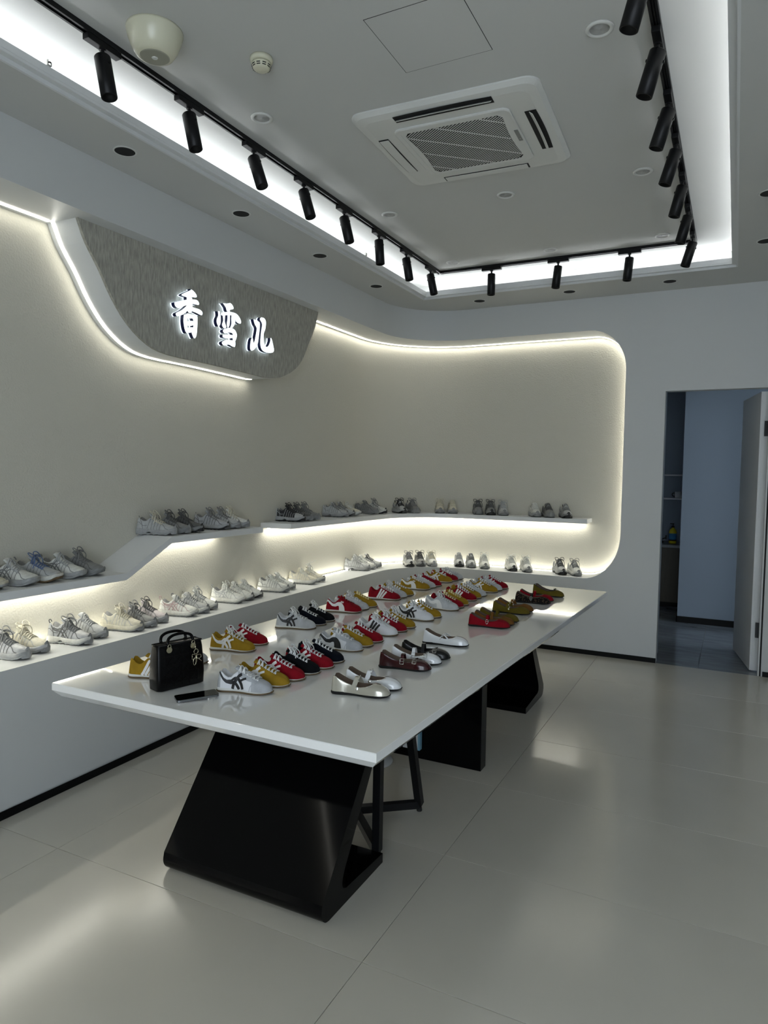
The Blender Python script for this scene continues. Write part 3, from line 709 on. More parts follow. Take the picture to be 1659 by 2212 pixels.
# charms hanging from the right-hand handle ring
ch = MB().tube([(.058 + .001 * math.sin(k), -.006, .168 - .006 * k) for k in range(4)], .002, 6).build('charm_chain', m_gold, bg, smooth=True); bagm(ch)
def letter(nm, segs, ox, oz, s, y=-.012, r=.0016):
    o = MB()
    for sg in segs: o.tube(smoothpts([(ox + a * s, y, oz + b * s) for a, b in sg], 4) if len(sg) > 2 else [(ox + a * s, y, oz + b * s) for a, b in sg], r, 6)
    return bagm(o.build(nm, m_gold, bg, smooth=True))
circ = [(.5 + .5 * math.cos(k * math.pi / 6), .5 + .5 * math.sin(k * math.pi / 6)) for k in range(13)]
letter('charm_ring', [circ], .049, .134, .020, -.010)
letter('charm_letter', [[(0, 0), (0, 1)], [(0, 1), (.5, .95), (.8, .5), (.5, .05), (0, 0)]], .040, .112, .022, -.011)
letter('charm_letter', [[(0, 0), (0, 1)]], .058, .106, .026, -.013)
letter('charm_letter', [[(.5 + .42 * a - .21, b) for a, b in circ]], .036, .088, .030, -.0125)
letter('charm_letter', [[(0, 0), (0, 1)], [(0, 1), (.6, .95), (.6, .55), (0, .5)], [(.25, .5), (.75, 0)]], .060, .100, .030, -.0145)

# ------------------------------------------------------------------ phone
ph = thing('smartphone', 'black smartphone lying face up beside the handbag', 'phone', (-1.876, 2.098, ZTT + .0004), math.atan2(.135, .102))
MB().prism(rrect(.082, .0375, .011), lambda p, d: (p[0], p[1], d + (p[0] + .082) * .035), .001, .0095).build('body', mat('phone_frame', srgb(120, 122, 126), .2, metal=1), ph, fix=True, bevel=.001)
MB().prism(rrect(.080, .0355, .010), lambda p, d: (p[0], p[1], d + (p[0] + .082) * .035), .0096, .0101).build('screen', mat('phone_glass', srgb(6, 7, 8), .04), ph, fix=True)
MB().prism([(a + .055, b - .012) for a, b in rrect(.020, .020, .007)], lambda p, d: (p[0], p[1], d), 0, .0046).build('camera_bump', m_chrome, ph, fix=True)
# ------------------------------------------------------------------ shoes
def itp(u, tab):
    xs_, ys_ = zip(*tab); return float(np.interp(u, xs_, ys_))
class Shoe:
    """lofted shoe: heel at x=0, toe at x=L, u = x/L"""
    def __init__(s, L, w, top, o, z0, ins, p1=.75, p2=.9, bend=.006, lean=.10):
        s.L, s.w, s.top, s.o, s.z0, s.ins, s.p1, s.p2, s.bend, s.lean = L, w, top, o, z0, ins, p1, p2, bend, lean
    def S(s, u, side, t):
        w = itp(u, s.w); o = min(itp(u, s.o), w * .93) if itp(u, s.o) > 0 else min(.006, w * .5)
        z0 = itp(u, s.z0); zt = max(itp(u, s.top), z0 + .001)
        a = t * math.pi / 2
        y = o + (w - o) * max(0, math.cos(a)) ** s.p1; z = z0 + (zt - z0) * math.sin(a) ** s.p2
        x = u * s.L + s.lean * (z - z0) * max(0, 1 - u * 5) + s.lean * -.0
        return Vector((x, side * y + s.bend * math.sin(u * math.pi * 1.3) , z))
    def N(s, u, side, t):
        e = .01; a = s.S(min(1, u + e), side, t) - s.S(max(0, u - e), side, t); b = s.S(u, side, min(1, t + e)) - s.S(u, side, max(0, t - e))
        n = b.cross(a) * side
        n = n.normalized() if n.length > 1e-9 else Vector((0, side, 0))
        if n.y * side < -.2: n = -n
        return n
    def upper(s, us, toe=.66, heel=.1, NO=10, NI=6):
        v = []; f = []; mi = []
        for u in us:
            op = itp(u, s.o) > 0; L_ = [s.S(u, 1, t / NO) for t in range(NO + 1)]; R_ = [s.S(u, -1, t / NO) for t in range(NO + 1)]
            r = list(L_); yl, yr = L_[-1], R_[-1]; zi = itp(u, s.ins)
            for k in range(1, NI):
                q = k / NI; p = yl.lerp(yr, q)
                if op:
                    ww = 1 if 0 < k < NI else 0
                    p = Vector((p.x, p.y, min(zi + .004 * (2 * q - 1) ** 2, yl.z - .001)))
                    if k == 1: p = Vector((yl.x, yl.y + (yr.y - yl.y) * .06, zi + .004))
                    if k == NI - 1: p = Vector((yr.x, yl.y + (yr.y - yl.y) * .94, zi + .004))
                else: p.z += .0012 * math.sin(q * math.pi)
                r.append(p)
            r += R_[::-1]; v += r
        n = len(v) // len(us)
        for i in range(len(us) - 1):
            um = (us[i] + us[i + 1]) / 2
            for k in range(n - 1):
                f.append((i * n + k, (i + 1) * n + k, (i + 1) * n + k + 1, i * n + k + 1))
                inner = NO <= k < NO + NI and (itp(us[i], s.o) > 0 or itp(us[i + 1], s.o) > 0)
                mi.append(1 if inner else (2 if (um > toe or um < heel) else 0))
        f.append(tuple(range(n))); mi.append(2); f.append(tuple((len(us) - 1) * n + k for k in range(n - 1, -1, -1))); mi.append(2)
        return v, f, mi
    def ribbon(s, o, pts, side, hw, off=.0012, m=0, n=5, nx=2):
        P = smoothpts([(a, b, 0) for a, b in pts], n) if len(pts) > 2 else [tuple(np.array((*pts[0], 0)) * (1 - k / 6) + np.array((*pts[1], 0)) * k / 6) for k in range(7)]
        Q = [s.S(min(1, max(0, a)), side, min(1, max(0, b))) for a, b, c in P]; Nn = [s.N(min(.99, max(.01, a)), side, min(.98, max(.02, b))) for a, b, c in P]
        v = []; L = len(Q)
        for i in range(L):
            T = (Q[min(i + 1, L - 1)] - Q[max(i - 1, 0)]).normalized(); B_ = Nn[i].cross(T).normalized()
            h = hw if not isinstance(hw, (list, tuple)) else float(np.interp(i / (L - 1), np.linspace(0, 1, len(hw)), hw))
            for k in range(nx + 1): v.append(Q[i] + B_ * h * (2 * k / nx - 1) + Nn[i] * (off if 0 < k < nx else off * .75))
        w_ = nx + 1; f = [(i * w_ + k, i * w_ + k + 1, (i + 1) * w_ + k + 1, (i + 1) * w_ + k) for i in range(L - 1) for k in range(nx)]
        o.add(v, f, m); return o
    def sole(s, grow, zb, zt, us, n_side=1, toe_up=0, wave=0, wn=9, m=0, flare=0):
        """plan-outline slab from zb(u) to zt(u)"""
        o = MB(); L_ = []; R_ = []
        for u in us:
            w = itp(u, s.w) + grow; c = s.bend * math.sin(u * math.pi * 1.3); x = u * s.L
            if u <= us[0]: x -= grow
            if u >= us[-1]: x += grow
            L_.append((x, c + w)); R_.append((x, c - w))
        out = L_ + R_[::-1]; uu = list(us) + list(us)[::-1]; n = len(out)
        z1 = [zt(u) for u in uu]; z0 = [zb(u) + (wave * abs(math.sin(u * math.pi * wn)) if wave else 0) for u in uu]
        cx = s.L / 2
        def ring(sc, zz, dz=0): return [(cx + (x - cx) * (1 - (1 - sc) * .3), c + (y - c) * sc, z + dz) for (x, y), z, c in zip(out, zz, [s.bend * math.sin(u * math.pi * 1.3) for u in uu])]
        hm = [(a + b) / 2 for a, b in zip(z0, z1)]
        v = ring(.94, z0) + ring(1.0 + flare, [a + (b - a) * .25 for a, b in zip(z0, z1)]) + ring(1.0, [a + (b - a) * .75 for a, b in zip(z0, z1)]) + ring(.95, z1)
        f = []
        for r in range(3):
            for k in range(n): f.append((r * n + k, r * n + (k + 1) % n, (r + 1) * n + (k + 1) % n, (r + 1) * n + k))
        h = n // 2
        for k in range(h - 1):
            f.append((k, n - 1 - k, n - 2 - k, k + 1)); b = 3 * n; f.append((b + k, b + k + 1, b + n - 2 - k, b + n - 1 - k))
        return o.add(v, f, m)

US = [0, .012, .03, .05, .08, .12, .17, .22, .27, .32, .36, .39, .42, .46, .5, .55, .6, .66, .72, .78, .84, .89, .93, .96, .98, .993, 1]
m_lace = mat('white_lace', srgb(218, 220, 220), .8)
m_midw = mat('white_midsole', srgb(215, 216, 212), .5)
m_gum = mat('gum_outsole', srgb(96, 78, 52), .6)
m_lin = mat('pale_lining', srgb(190, 192, 194), .9)
suede = lambda n, r, g, b: mat(n, srgb(r, g, b), .95, spec=.2, bump=.35, bscale=900, var=.10, vscale=30)
mS = dict(mustard=suede('mustard_suede', 150, 119, 33), red=suede('red_suede', 132, 13, 28), black=suede('black_suede', 9, 11, 15),
          navy=suede('navy_suede', 9, 13, 24), grey=suede('pale_grey_suede', 186, 189, 192), white=mat('white_leather', srgb(216, 218, 222), .45, spec=.4),
          toegrey=suede('grey_suede_overlay', 172, 175, 179), cream=mat('cream_lace', srgb(226, 214, 160), .8),
          bstripe=mat('black_stripe', srgb(14, 15, 18), .45), wstripe=mat('white_stripe', srgb(226, 226, 224), .45))
R_ = Shoe(.245,
    w=[(0, .010), (.012, .019), (.03, .025), (.08, .030), (.15, .032), (.3, .031), (.42, .033), (.6, .041), (.72, .043), (.82, .0395), (.9, .0335), (.95, .026), (.98, .0175), (1, .007)],
    top=[(0, .040), (.012, .060), (.03, .079), (.06, .084), (.12, .073), (.2, .058), (.28, .060), (.35, .079), (.41, .087), (.5, .078), (.6, .067), (.7, .057), (.8, .049), (.88, .043), (.94, .036), (.98, .027), (1, .018)],
    o=[(0, 0), (.0299, 0), (.03, .014), (.08, .021), (.2, .024), (.32, .023), (.37, .017), (.389, .010), (.39, 0), (1, 0)],
    z0=[(0, .0150), (.5, .011), (.85, .008), (1, .011)], ins=[(0, .024), (.3, .022), (.4, .022), (1, .02)])
def build_parts_retro():
    P = {}
    v, f, mi = R_.upper(US, toe=.63); P['upper'] = mk('upper', v, f, [mS['red'], m_lin, mS['red']], None, mi, True)
    P['midsole'] = R_.sole(.0028, lambda u: .0055 + max(0, u - .8) * .02, lambda u: .0175 - .008 * min(1, u * 1.2) + max(0, u - .9) * .02, US).build('midsole', m_midw, None, True, fix=True)
    P['outsole'] = R_.sole(.0042, lambda u: 0 + max(0, u - .8) * .018, lambda u: .0068 + max(0, u - .8) * .022, US).build('outsole', m_gum, None, True, fix=True)
    o = MB()
    # tongue: raised plate leaning back out of the throat
    n = 6; rows = []
    for k in range(n + 1):
        q = k / n; x = R_.L * (.56 - .215 * q); z = np.interp(q, [0, .4, .75, 1], [.066, .082, .092, .099]); hw = .012 + .008 * q
        rows.append([(x, hw * (2 * j / 4 - 1) + .0045, z - .005 * (2 * j / 4 - 1) ** 2) for j in range(5)])
    vv = [p for r in rows for p in r] + [(x - .004, y, z - .003) for r in rows for x, y, z in r]; K = len(rows) * 5; ff = []
    for i in range(n):
        for j in range(4): a = i * 5 + j; ff += [(a, a + 1, a + 6, a + 5), (K + a, K + a + 5, K + a + 6, K + a + 1)]
    for i in range(n): ff += [(i * 5, (i + 1) * 5, K + (i + 1) * 5, K + i * 5), (i * 5 + 4, K + i * 5 + 4, K + (i + 1) * 5 + 4, (i + 1) * 5 + 4)]
    ff.append((n * 5, n * 5 + 1, n * 5 + 2, n * 5 + 3, n * 5 + 4, K + n * 5 + 4, K + n * 5 + 3, K + n * 5 + 2, K + n * 5 + 1, K + n * 5))
    P['tongue'] = MB().add(vv, ff).build('tongue', mS['red'], None, True, fix=True)
    o = MB()
    for sd in (1, -1): R_.ribbon(o, [(.40, .58), (.5, .58), (.62, .60), (.74, .70)], sd, .0085, .0014)
    R_.ribbon(o, [(.78, .98), (.77, .7), (.74, .45), (.66, .3), (.62, .0)], 1, .0016, .0012); R_.ribbon(o, [(.78, .98), (.77, .7), (.74, .45), (.66, .3), (.62, .0)], -1, .0016, .0012)
    P['eyestay'] = o.build('eyestay', mS['red'], None, True)
    def laces(bow):
        o = MB()
        for k in range(6):
            u = .405 + .064 * k
            for sd in (1, -1):
                a = R_.S(u, sd, .76); b = R_.S(u + .035, -sd, .76); m_ = (R_.S(u + .015, 1, 1) + R_.S(u + .015, -1, 1)) / 2
                zz = max(m_.z, np.interp(u + .015, [.4, .45, .5, .56], [.097, .093, .087, .074]) if u < .5 else 0) + .0035
                o.tube(smoothpts([a + R_.N(u, sd, .76) * .003, Vector((m_.x, m_.y + sd * .008, zz - .002)), Vector((m_.x, m_.y - sd * .006, zz)), b + R_.N(u + .035, -sd, .76) * .003], 3), .0036, 6, sq=.55)
        if bow:
            c = Vector((.41 * R_.L, .004, .102))
            for sd in (1, -1):
                o.tube(smoothpts([c, c + Vector((-.006, sd * .018, .012)), c + Vector((.004, sd * .034, .006)), c + Vector((.014, sd * .026, -.010)), c + Vector((.004, sd * .008, -.002)), c], 4), .0032, 6)
                o.tube(smoothpts([c, c + Vector((.012, sd * .014, .002)), c + Vector((.03, sd * .026, -.016)), c + Vector((.034, sd * .034, -.034))], 4), .0025, 5)
        return o.build('laces', m_lace, None, True)
    P['laces'] = laces(False); P['laces_bow'] = laces(True)
    o = MB()
    for sd in (1, -1):
        for k in range(3):
            zt_ = lambda q: math.asin(q ** (1 / .9)) * 2 / math.pi
            R_.ribbon(o, [(.43 + .075 * k - .15 * (1 - q / .82), zt_(max(.03, q * (1 - .04 * k)))) for q in (.86, .62, .42, .22, .02)], sd, .0062, .0030)
    P['three'] = o.build('side_stripe', mS['wstripe'], None, True)
    o = MB()
    for sd in (1, -1):
        R_.ribbon(o, [(.045, .72), (.13, .47), (.24, .37), (.34, .26), (.43, .02)], sd, [.003, .0045, .0058, .0062, .006], .0018)
        R_.ribbon(o, [(.15, .50), (.28, .48), (.38, .42), (.46, .25), (.50, .04)], sd, [.003, .004, .0058, .0062, .006], .0024)
        R_.ribbon(o, [(.47, .66), (.40, .42), (.33, .20), (.31, .02)], sd, .0062, .0030)
        R_.ribbon(o, [(.56, .55), (.50, .42), (.46, .33)], sd, .0045, .0028)
    P['cross'] = o.build('side_stripe', mS['wstripe'], None, True)
    o = MB()
    for sd in (1, -1): R_.ribbon(o, [(.02, .64), (.12, .56), (.22, .48), (.32, .41), (.41, .31), (.455, .16), (.465, .0)], sd, [.004, .006, .008, .010, .014, .019, .021], .0022, nx=4)
    P['form'] = o.build('side_stripe', mS['wstripe'], None, True)
    # woven label near the throat with lettering
    q = R_.S(.47, -1, .52); nn = R_.N(.47, -1, .52)
    T = Vector((1, 0, -.25)).normalized(); B_ = nn.cross(T).normalized() * -1
    if B_.z < 0: B_ = -B_
    o = MB(); h = .010; g = .0045; c = q + nn * .003
    vv = [c + T * a * h + B_ * b * g + nn * e for e in (0, .0008) for a, b in ((-1, -1), (1, -1), (1, 1), (-1, 1))]
    o.add(vv, [(0, 1, 2, 3), (4, 7, 6, 5)] + [(k, (k + 1) % 4, 4 + (k + 1) % 4, 4 + k) for k in range(4)])
    cu = bpy.data.curves.new('t', 'FONT'); cu.body = 'PUMA'; cu.size = .0068; cu.align_x = 'CENTER'; cu.align_y = 'CENTER'
    to = bpy.data.objects.new('t', cu); C.objects.link(to); dg = bpy.context.evaluated_depsgraph_get(); me = bpy.data.meshes.new_from_object(to.evaluated_get(dg))
    o.add([c + T * p.co.x + B_ * p.co.y + nn * .0011 for p in me.vertices], [tuple(p.vertices) for p in me.polygons], 1)
    bpy.data.objects.remove(to)
    P['tag'] = o.build('woven_label', [mS['wstripe'], mS['red']], None)
    return P

# flats
FLT = Shoe(.245,
    w=[(0, .009), (.012, .018), (.03, .0245), (.08, .029), (.15, .031), (.3, .030), (.42, .032), (.6, .039), (.74, .0415), (.84, .0385), (.91, .0335), (.96, .0255), (.985, .0165), (1, .007)],
    top=[(0, .030), (.012, .045), (.03, .058), (.07, .059), (.15, .050), (.27, .039), (.4, .031), (.5, .028), (.6, .030), (.66, .032), (.71, .036), (.76, .036), (.84, .0335), (.9, .030), (.95, .024), (.985, .016), (1, .010)],
    o=[(0, 0), (.0299, 0), (.03, .019), (.08, .0255), (.15, .0275), (.3, .0265), (.42, .028), (.5, .030), (.58, .028), (.63, .022), (.67, .015), (.699, .006), (.70, 0), (1, 0)],
    z0=[(0, .010), (.25, .008), (.5, .006), (1, .008)], ins=[(0, .015), (.3, .012), (1, .011)], p1=.55, p2=.8, lean=.08)
USF = [0, .012, .03, .05, .08, .12, .17, .22, .27, .32, .37, .42, .46, .5, .54, .58, .61, .64, .67, .69, .70, .73, .77, .81, .85, .89, .93, .96, .98, .993, 1]
def strap(o, u0, hw=.0075, hgt=.052, m=0, du=0.0, thick=.0016):
    a = FLT.S(u0, 1, .35); b = FLT.S(u0 + du, -1, .35); a2 = FLT.S(u0, 1, .9); b2 = FLT.S(u0 + du, -1, .9)
    pts = smoothpts([a + Vector((0, .0015, 0)), a2 + Vector((0, .002, 0)), Vector(((a2.x + b2.x) / 2, a2.y * .55, hgt - .003)), Vector(((a2.x + b2.x) / 2, a2.y * .0, hgt)), Vector(((a2.x + b2.x) / 2, b2.y * .55, hgt - .003)), b2 - Vector((0, .002, 0)), b - Vector((0, .0015, 0))], 4)
    v = []
    for i, p in enumerate(pts):
        q = Vector(pts[max(0, i - 1)]); r = Vector(pts[min(len(pts) - 1, i + 1)]); T = (r - q).normalized(); X = Vector((1, 0, 0)); N_ = T.cross(X).normalized()
        if N_.z < 0: N_ = -N_
        p = Vector(p); v += [p - X * hw, p + X * hw, p + X * hw + N_ * thick, p - X * hw + N_ * thick]
    f = []
    for i in range(len(pts) - 1):
        for k in range(4): f.append((4 * i + k, 4 * i + (k + 1) % 4, 4 * i + 4 + (k + 1) % 4, 4 * i + 4 + k))
    n = len(pts); f += [(0, 3, 2, 1), (4 * n - 4, 4 * n - 3, 4 * n - 2, 4 * n - 1)]
    o.add(v, f, m); return pts
def buckle(o, p, hx, hz, r=.0012, tilt=Vector((0, -.8, .6)), oval=False):
    p = Vector(p); n = tilt.normalized(); X = Vector((1, 0, 0)); Z = n.cross(X).normalized()
    if oval: pts = [p + X * hx * math.cos(a) + Z * hz * math.sin(a) + n * .003 for a in [k * math.pi / 8 for k in range(17)]]
    else: pts = [p + X * a * hx + Z * b * hz + n * .003 for a, b in ((-1, -1), (1, -1), (1, 1), (-1, 1), (-1, -1))]
    o.tube(pts, r, 6); o.tube([p + X * -hx + n * .003, p + X * hx * .8 + n * .004], r * .7, 5); return o
def build_parts_flat():
    P = {}
    v, f, mi = FLT.upper(USF, toe=2, heel=-1, NO=6, NI=6); P['upper'] = mk('upper', v, f, [mS['red'], m_lin, mS['red']], None, mi, True)
    P['sole'] = FLT.sole(.0018, lambda u: max(0, u - .82) * .025, lambda u: (.0095 if u < .25 else .006) + max(0, u - .85) * .02, USF).build('sole', m_dark, None, True, fix=True)
    o = MB(); pt = strap(o, .46); P['strap'] = o.build('strap', mS['red'], None, False)
    k = pt[-5]; o = MB(); buckle(o, k, .0085, .0105); P['buckle'] = o.build('buckle', m_chrome, None, True)
    o = MB(); strap(o, .47, .0100, .054, du=-.06); P['wide_strap'] = o.build('strap', mS['red'], None, False)
    o = MB()
    for i in (5, 9, 13, 17, 21):
        if i < len(pt):
            p = Vector(pt[i]); o.lathe([(.0, .0), (.0028, .0), (.0026, .0014), (.0012, .0016), (0, .001)], 10, (p.x + (.003 if i % 8 == 1 else -.003), p.y, p.z + .0052))
    p = Vector(pt[-3]); o.lathe([(0, .0), (.006, .0), (.0056, .002), (.002, .003), (0, .003)], 16, (p.x, p.y - .003, p.z + .001), M=Matrix.Rotation(math.radians(75), 3, 'X'))
    P['studs'] = o.build('strap_studs', m_chrome, None, False)
    # vamp strap (second strap near the toe)
    o = MB(); FLT.ribbon(o, [(.70, .95), (.70, .6), (.70, .25), (.70, .0)], 1, .0075, .0018, nx=3); FLT.ribbon(o, [(.70, .95), (.70, .6), (.70, .25), (.70, .0)], -1, .0075, .0018, nx=3)
    P['vamp_strap'] = o.build('vamp_strap', mS['red'], None, False)
    o = MB(); s_ = FLT.S(.70, -1, .6); buckle(o, s_, .0085, .0095, tilt=FLT.N(.70, -1, .6)); P['vamp_buckle'] = o.build('vamp_buckle', m_chrome, None, True)
    # crossed straps
    o = MB(); strap(o, .40, .0045, .044, du=.16); strap(o, .56, .0045, .046, du=-.16); P['cross_strap'] = o.build('cross_strap', mS['white'], None)
    o = MB(); buckle(o, FLT.S(.44, -1, .95) + Vector((0, -.002, .004)), .006, .006, oval=True); o.tube([FLT.S(.44, -1, .95) + Vector((-.012, -.006, -.006)), FLT.S(.44, -1, .95) + Vector((.016, .006, .022))], .001, 5)
    P['ring_buckle'] = o.build('ring_buckle', m_chrome, None, True)
    o = MB(); buckle(o, Vector(pt[-4]), .008, .011, .0016, oval=True); P['oval_buckle'] = o.build('buckle', m_chrome, None, True)
    # pearls on a strap
    o = MB()
    for i in range(6, len(pt) - 3, 2):
        p = Vector(pt[i]); o.lathe([(0, -.003), (.0022, -.002), (.003, 0), (.0022, .002), (0, .003)], 8, (p.x + .003 * (-1) ** (i // 2), p.y, p.z + .0045))
    p = Vector(pt[-3]); o.lathe([(0, -.005), (.0035, -.0035), (.005, 0), (.0035, .0035), (0, .005)], 10, (p.x, p.y - .005, p.z + .001))
    P['pearls'] = o.build('pearls', mat('pearl', srgb(214, 208, 190), .2), None, True)
    # ballet binding and bow
    o = MB(); rim = [FLT.S(u, 1, 1) + Vector((0, 0, .001)) for u in USF if .03 <= u <= .69] + [FLT.S(u, -1, 1) + Vector((0, 0, .001)) for u in reversed(USF) if .03 <= u <= .69]
    rim.append(rim[0]); o.tube(rim, .0018, 6, caps=False); P['binding'] = o.build('binding', mS['red'], None, True)
    c = (FLT.S(.70, 1, 1) + FLT.S(.70, -1, 1)) / 2 + Vector((0, 0, .003)); o = MB()
    for sd in (1, -1): o.tube(smoothpts([c, c + Vector((-.004, sd * .010, .006)), c + Vector((.002, sd * .018, .002)), c + Vector((.003, sd * .008, .0)), c], 4), .0022, 5)
    P['bow'] = o.build('bow', mS['red'], None, True)
    return P

# chunky trainers
def chunk(wide=0, hi=0):
    g = wide
    return Shoe(.27,
        w=[(0, .012), (.012, .022), (.03, .029), (.08, .034), (.15, .036), (.3, .034), (.42, .036), (.6, .043 + g), (.72, .045 + g * 1.6), (.82, .042 + g * 2.2), (.9, .037 + g * 2.8), (.95, .030 + g * 3), (.98, .021 + g * 3), (1, .010 + g * 3)],
        top=[(0, .050), (.012, .075), (.03, .096 + hi), (.06, .102 + hi), (.12, .092 + hi), (.2, .080 + hi), (.28, .082 + hi), (.36, .100 + hi), (.42, .104 + hi), (.5, .094), (.6, .080), (.7, .069), (.8, .061), (.88, .057), (.94, .052), (.98, .045), (1, .036)],
        o=[(0, 0), (.0299, 0), (.03, .015), (.08, .023), (.2, .026), (.32, .025), (.37, .018), (.389, .010), (.39, 0), (1, 0)],
        z0=[(0, .036), (.4, .030), (.7, .028), (.9, .029), (1, .032)], ins=[(0, .046), (.4, .042), (1, .04)], lean=.14)
def build_parts_chunky(K, wave, wn, toecap):
    P = {}
    v, f, mi = K.upper(US, toe=.74, heel=.10); P['upper'] = mk('upper', v, f, [mS['white'], m_lin, mS['white']], None, mi, True)
    up = lambda u: max(0, u - .78) ** 1.5 * .19
    P['midsole'] = K.sole(.0055, lambda u: .009 + up(u) + (.010 if .30 < u < .42 and wave > .004 else 0), lambda u: .043 - .010 * min(1, u * 2) + max(0, u - .8) * .06, US, flare=.03).build('midsole', m_midw, None, True, fix=True)
    P['outsole'] = K.sole(.0045, lambda u: up(u) * .95, lambda u: .012 + up(u) + (.014 if u > .95 else 0), US, wave=wave, wn=wn).build('outsole', m_dark, None, True, fix=True)
    o = MB(); n = 6; rows = []
    for k in range(n + 1):
        q = k / n; x = K.L * (.55 - .19 * q); z = np.interp(q, [0, .4, .75, 1], [.083, .102, .118, .130]); hw = .013 + .009 * q
        rows.append([(x, hw * (2 * j / 4 - 1) + .0045, z - .005 * (2 * j / 4 - 1) ** 2) for j in range(5)])
    vv = [p for r in rows for p in r] + [(x - .006, y, z - .004) for r in rows for x, y, z in r]; Kk = len(rows) * 5; ff = []
    for i in range(n):
        for j in range(4): a = i * 5 + j; ff += [(a, a + 1, a + 6, a + 5), (Kk + a, Kk + a + 5, Kk + a + 6, Kk + a + 1)]
    for i in range(n): ff += [(i * 5, (i + 1) * 5, Kk + (i + 1) * 5, Kk + i * 5), (i * 5 + 4, Kk + i * 5 + 4, Kk + (i + 1) * 5 + 4, (i + 1) * 5 + 4)]
    ff.append((n * 5, n * 5 + 1, n * 5 + 2, n * 5 + 3, n * 5 + 4, Kk + n * 5 + 4, Kk + n * 5 + 3, Kk + n * 5 + 2, Kk + n * 5 + 1, Kk + n * 5))
    P['tongue'] = MB().add(vv, ff).build('tongue', mS['white'], None, True, fix=True)
    def laces(bow):
        o = MB(); rnd = random.Random(3)
        for k in range(6):
            u = .415 + .048 * k
            for sd in (1, -1):
                a = K.S(u, sd, .60); b = K.S(u + .03, -sd, .60); m_ = (K.S(u + .015, 1, 1) + K.S(u + .015, -1, 1)) / 2
                zz = max(m_.z, np.interp(u + .015, [.4, .45, .5, .56], [.122, .118, .108, .090]) if u < .5 else 0) + .006
                o.tube(smoothpts([a + K.N(u, sd, .6) * .002, Vector((m_.x, m_.y + sd * .012, zz - .003)), Vector((m_.x, m_.y - sd * .008, zz)), b + K.N(u + .03, -sd, .6) * .002], 3), .0028, 5)
        c = Vector((.42 * K.L, .004, .130))
        if bow:
            for sd in (1, -1):
                o.tube(smoothpts([c, c + Vector((-.012, sd * .020, .014)), c + Vector((-.004, sd * .042, .012)), c + Vector((.018, sd * .036, -.010)), c + Vector((.006, sd * .010, -.002)), c], 4), .0027, 5)
                o.tube(smoothpts([c, c + Vector((.015, sd * .020, .0)), c + Vector((.030, sd * .037, -.024)), c + Vector((.022, sd * .044, -.060))], 4), .0026, 5)
        return o.build('laces', m_lace, None, True)
    P['laces'] = laces(False); P['laces_bow'] = laces(True)
    P['pull_loop'] = MB().tube(smoothpts([(.006, .005, .094), (-.004, .005, .102), (-.006, .005, .114), (.004, .005, .117), (.012, .005, .106)], 4), .0030, 6, sq=1).build('pull_loop', mS['white'], None, True)
    o = MB()
    for sd in (1, -1):
        K.ribbon(o, [(.02, .35), (.10, .42), (.2, .30), (.3, .28)], sd, .0016, .0014); K.ribbon(o, [(.10, .85), (.16, .5), (.2, .05)], sd, .0018, .0014)
        K.ribbon(o, [(.39, .70), (.36, .4), (.30, .05)], sd, .0018, .0014)
        for k in range(4): K.ribbon(o, [(.46 + .07 * k, .62), (.43 + .075 * k, .3), (.40 + .08 * k, .03)], sd, .0017, .0014)
        K.ribbon(o, [(.66, .75), (.74, .55), (.80, .25), (.90, .12), (.98, .1)], sd, .0018, .0014)
    P['seams'] = o.build('overlay_seams', mS['toegrey'], None, True)
    o = MB()
    for sd in (1, -1):
        K.ribbon(o, [(.12, .72), (.22, .50), (.34, .32), (.46, .05)], sd, .0032, .0020); K.ribbon(o, [(.18, .76), (.28, .55), (.42, .35), (.56, .05)], sd, .0032, .0020)
        K.ribbon(o, [(.46, .66), (.38, .40), (.28, .06)], sd, .0036, .0026); K.ribbon(o, [(.53, .60), (.46, .38), (.38, .06)], sd, .0030, .0024)
    P['cross'] = o.build('side_stripe', mS['toegrey'], None, True)
    o = MB()
    for sd in (1, -1): K.ribbon(o, [(.70, .15), (.80, .12), (.9, .10), (.985, .10)], sd, .007, .0030, nx=3)
    P['toe_guard'] = o.build('toe_guard', m_dark, None, True)
    # toe bumper that wraps up over the front of the sole
    o = MB(); n = 16; vv = []
    for k in range(n + 1):
        a = -1.15 + 2.3 * k / n; y = .034 * math.sin(a) * (1 + wide_(K)); x = K.L - .030 + .037 * math.cos(a)
        h = .050 * max(0, math.cos(a * 1.36)) + .001
        vv += [(x + .001, y + .0, .008), (x + .0025, y, .008 + h * .55), (x - .010, y * .9, .010 + h)]
    o.add(vv, [(3 * k + j, 3 * k + 3 + j, 3 * k + 4 + j, 3 * k + 1 + j) for k in range(n) for j in range(2)])
    P['toe_bumper'] = o.build('toe_bumper', m_dark, None, True)
    return P
def wide_(K): return .5 if K is not KC and K is not KD else 0
KC = chunk(); KD = chunk(0, .004); KW = chunk(.0035, 0)
PR = build_parts_retro(); PF = build_parts_flat(); PC = build_parts_chunky(KC, .0035, 9, False); PD = build_parts_chunky(KD, .006, 6, False); PW = build_parts_chunky(KW, .002, 11, True)
LIB = {}
for nm, D in (('R', PR), ('F', PF), ('C', PC), ('D', PD), ('W', PW)):
    for k, o in D.items():
        LIB[nm + k] = (o.data, o.name.split('.')[0]); bpy.data.objects.remove(o)
def part(key, parent, mats):
    me, nm = LIB[key]; o = bpy.data.objects.new(nm, me); C.objects.link(o); o.parent = parent
    for i, m in enumerate(mats):
        if m is not None and i < len(o.material_slots): o.material_slots[i].link = 'OBJECT'; o.material_slots[i].material = m
    return o
SURF = {'t': ZTT, 'l': ZL, 'u': 1.234, 'v': 1.0547}
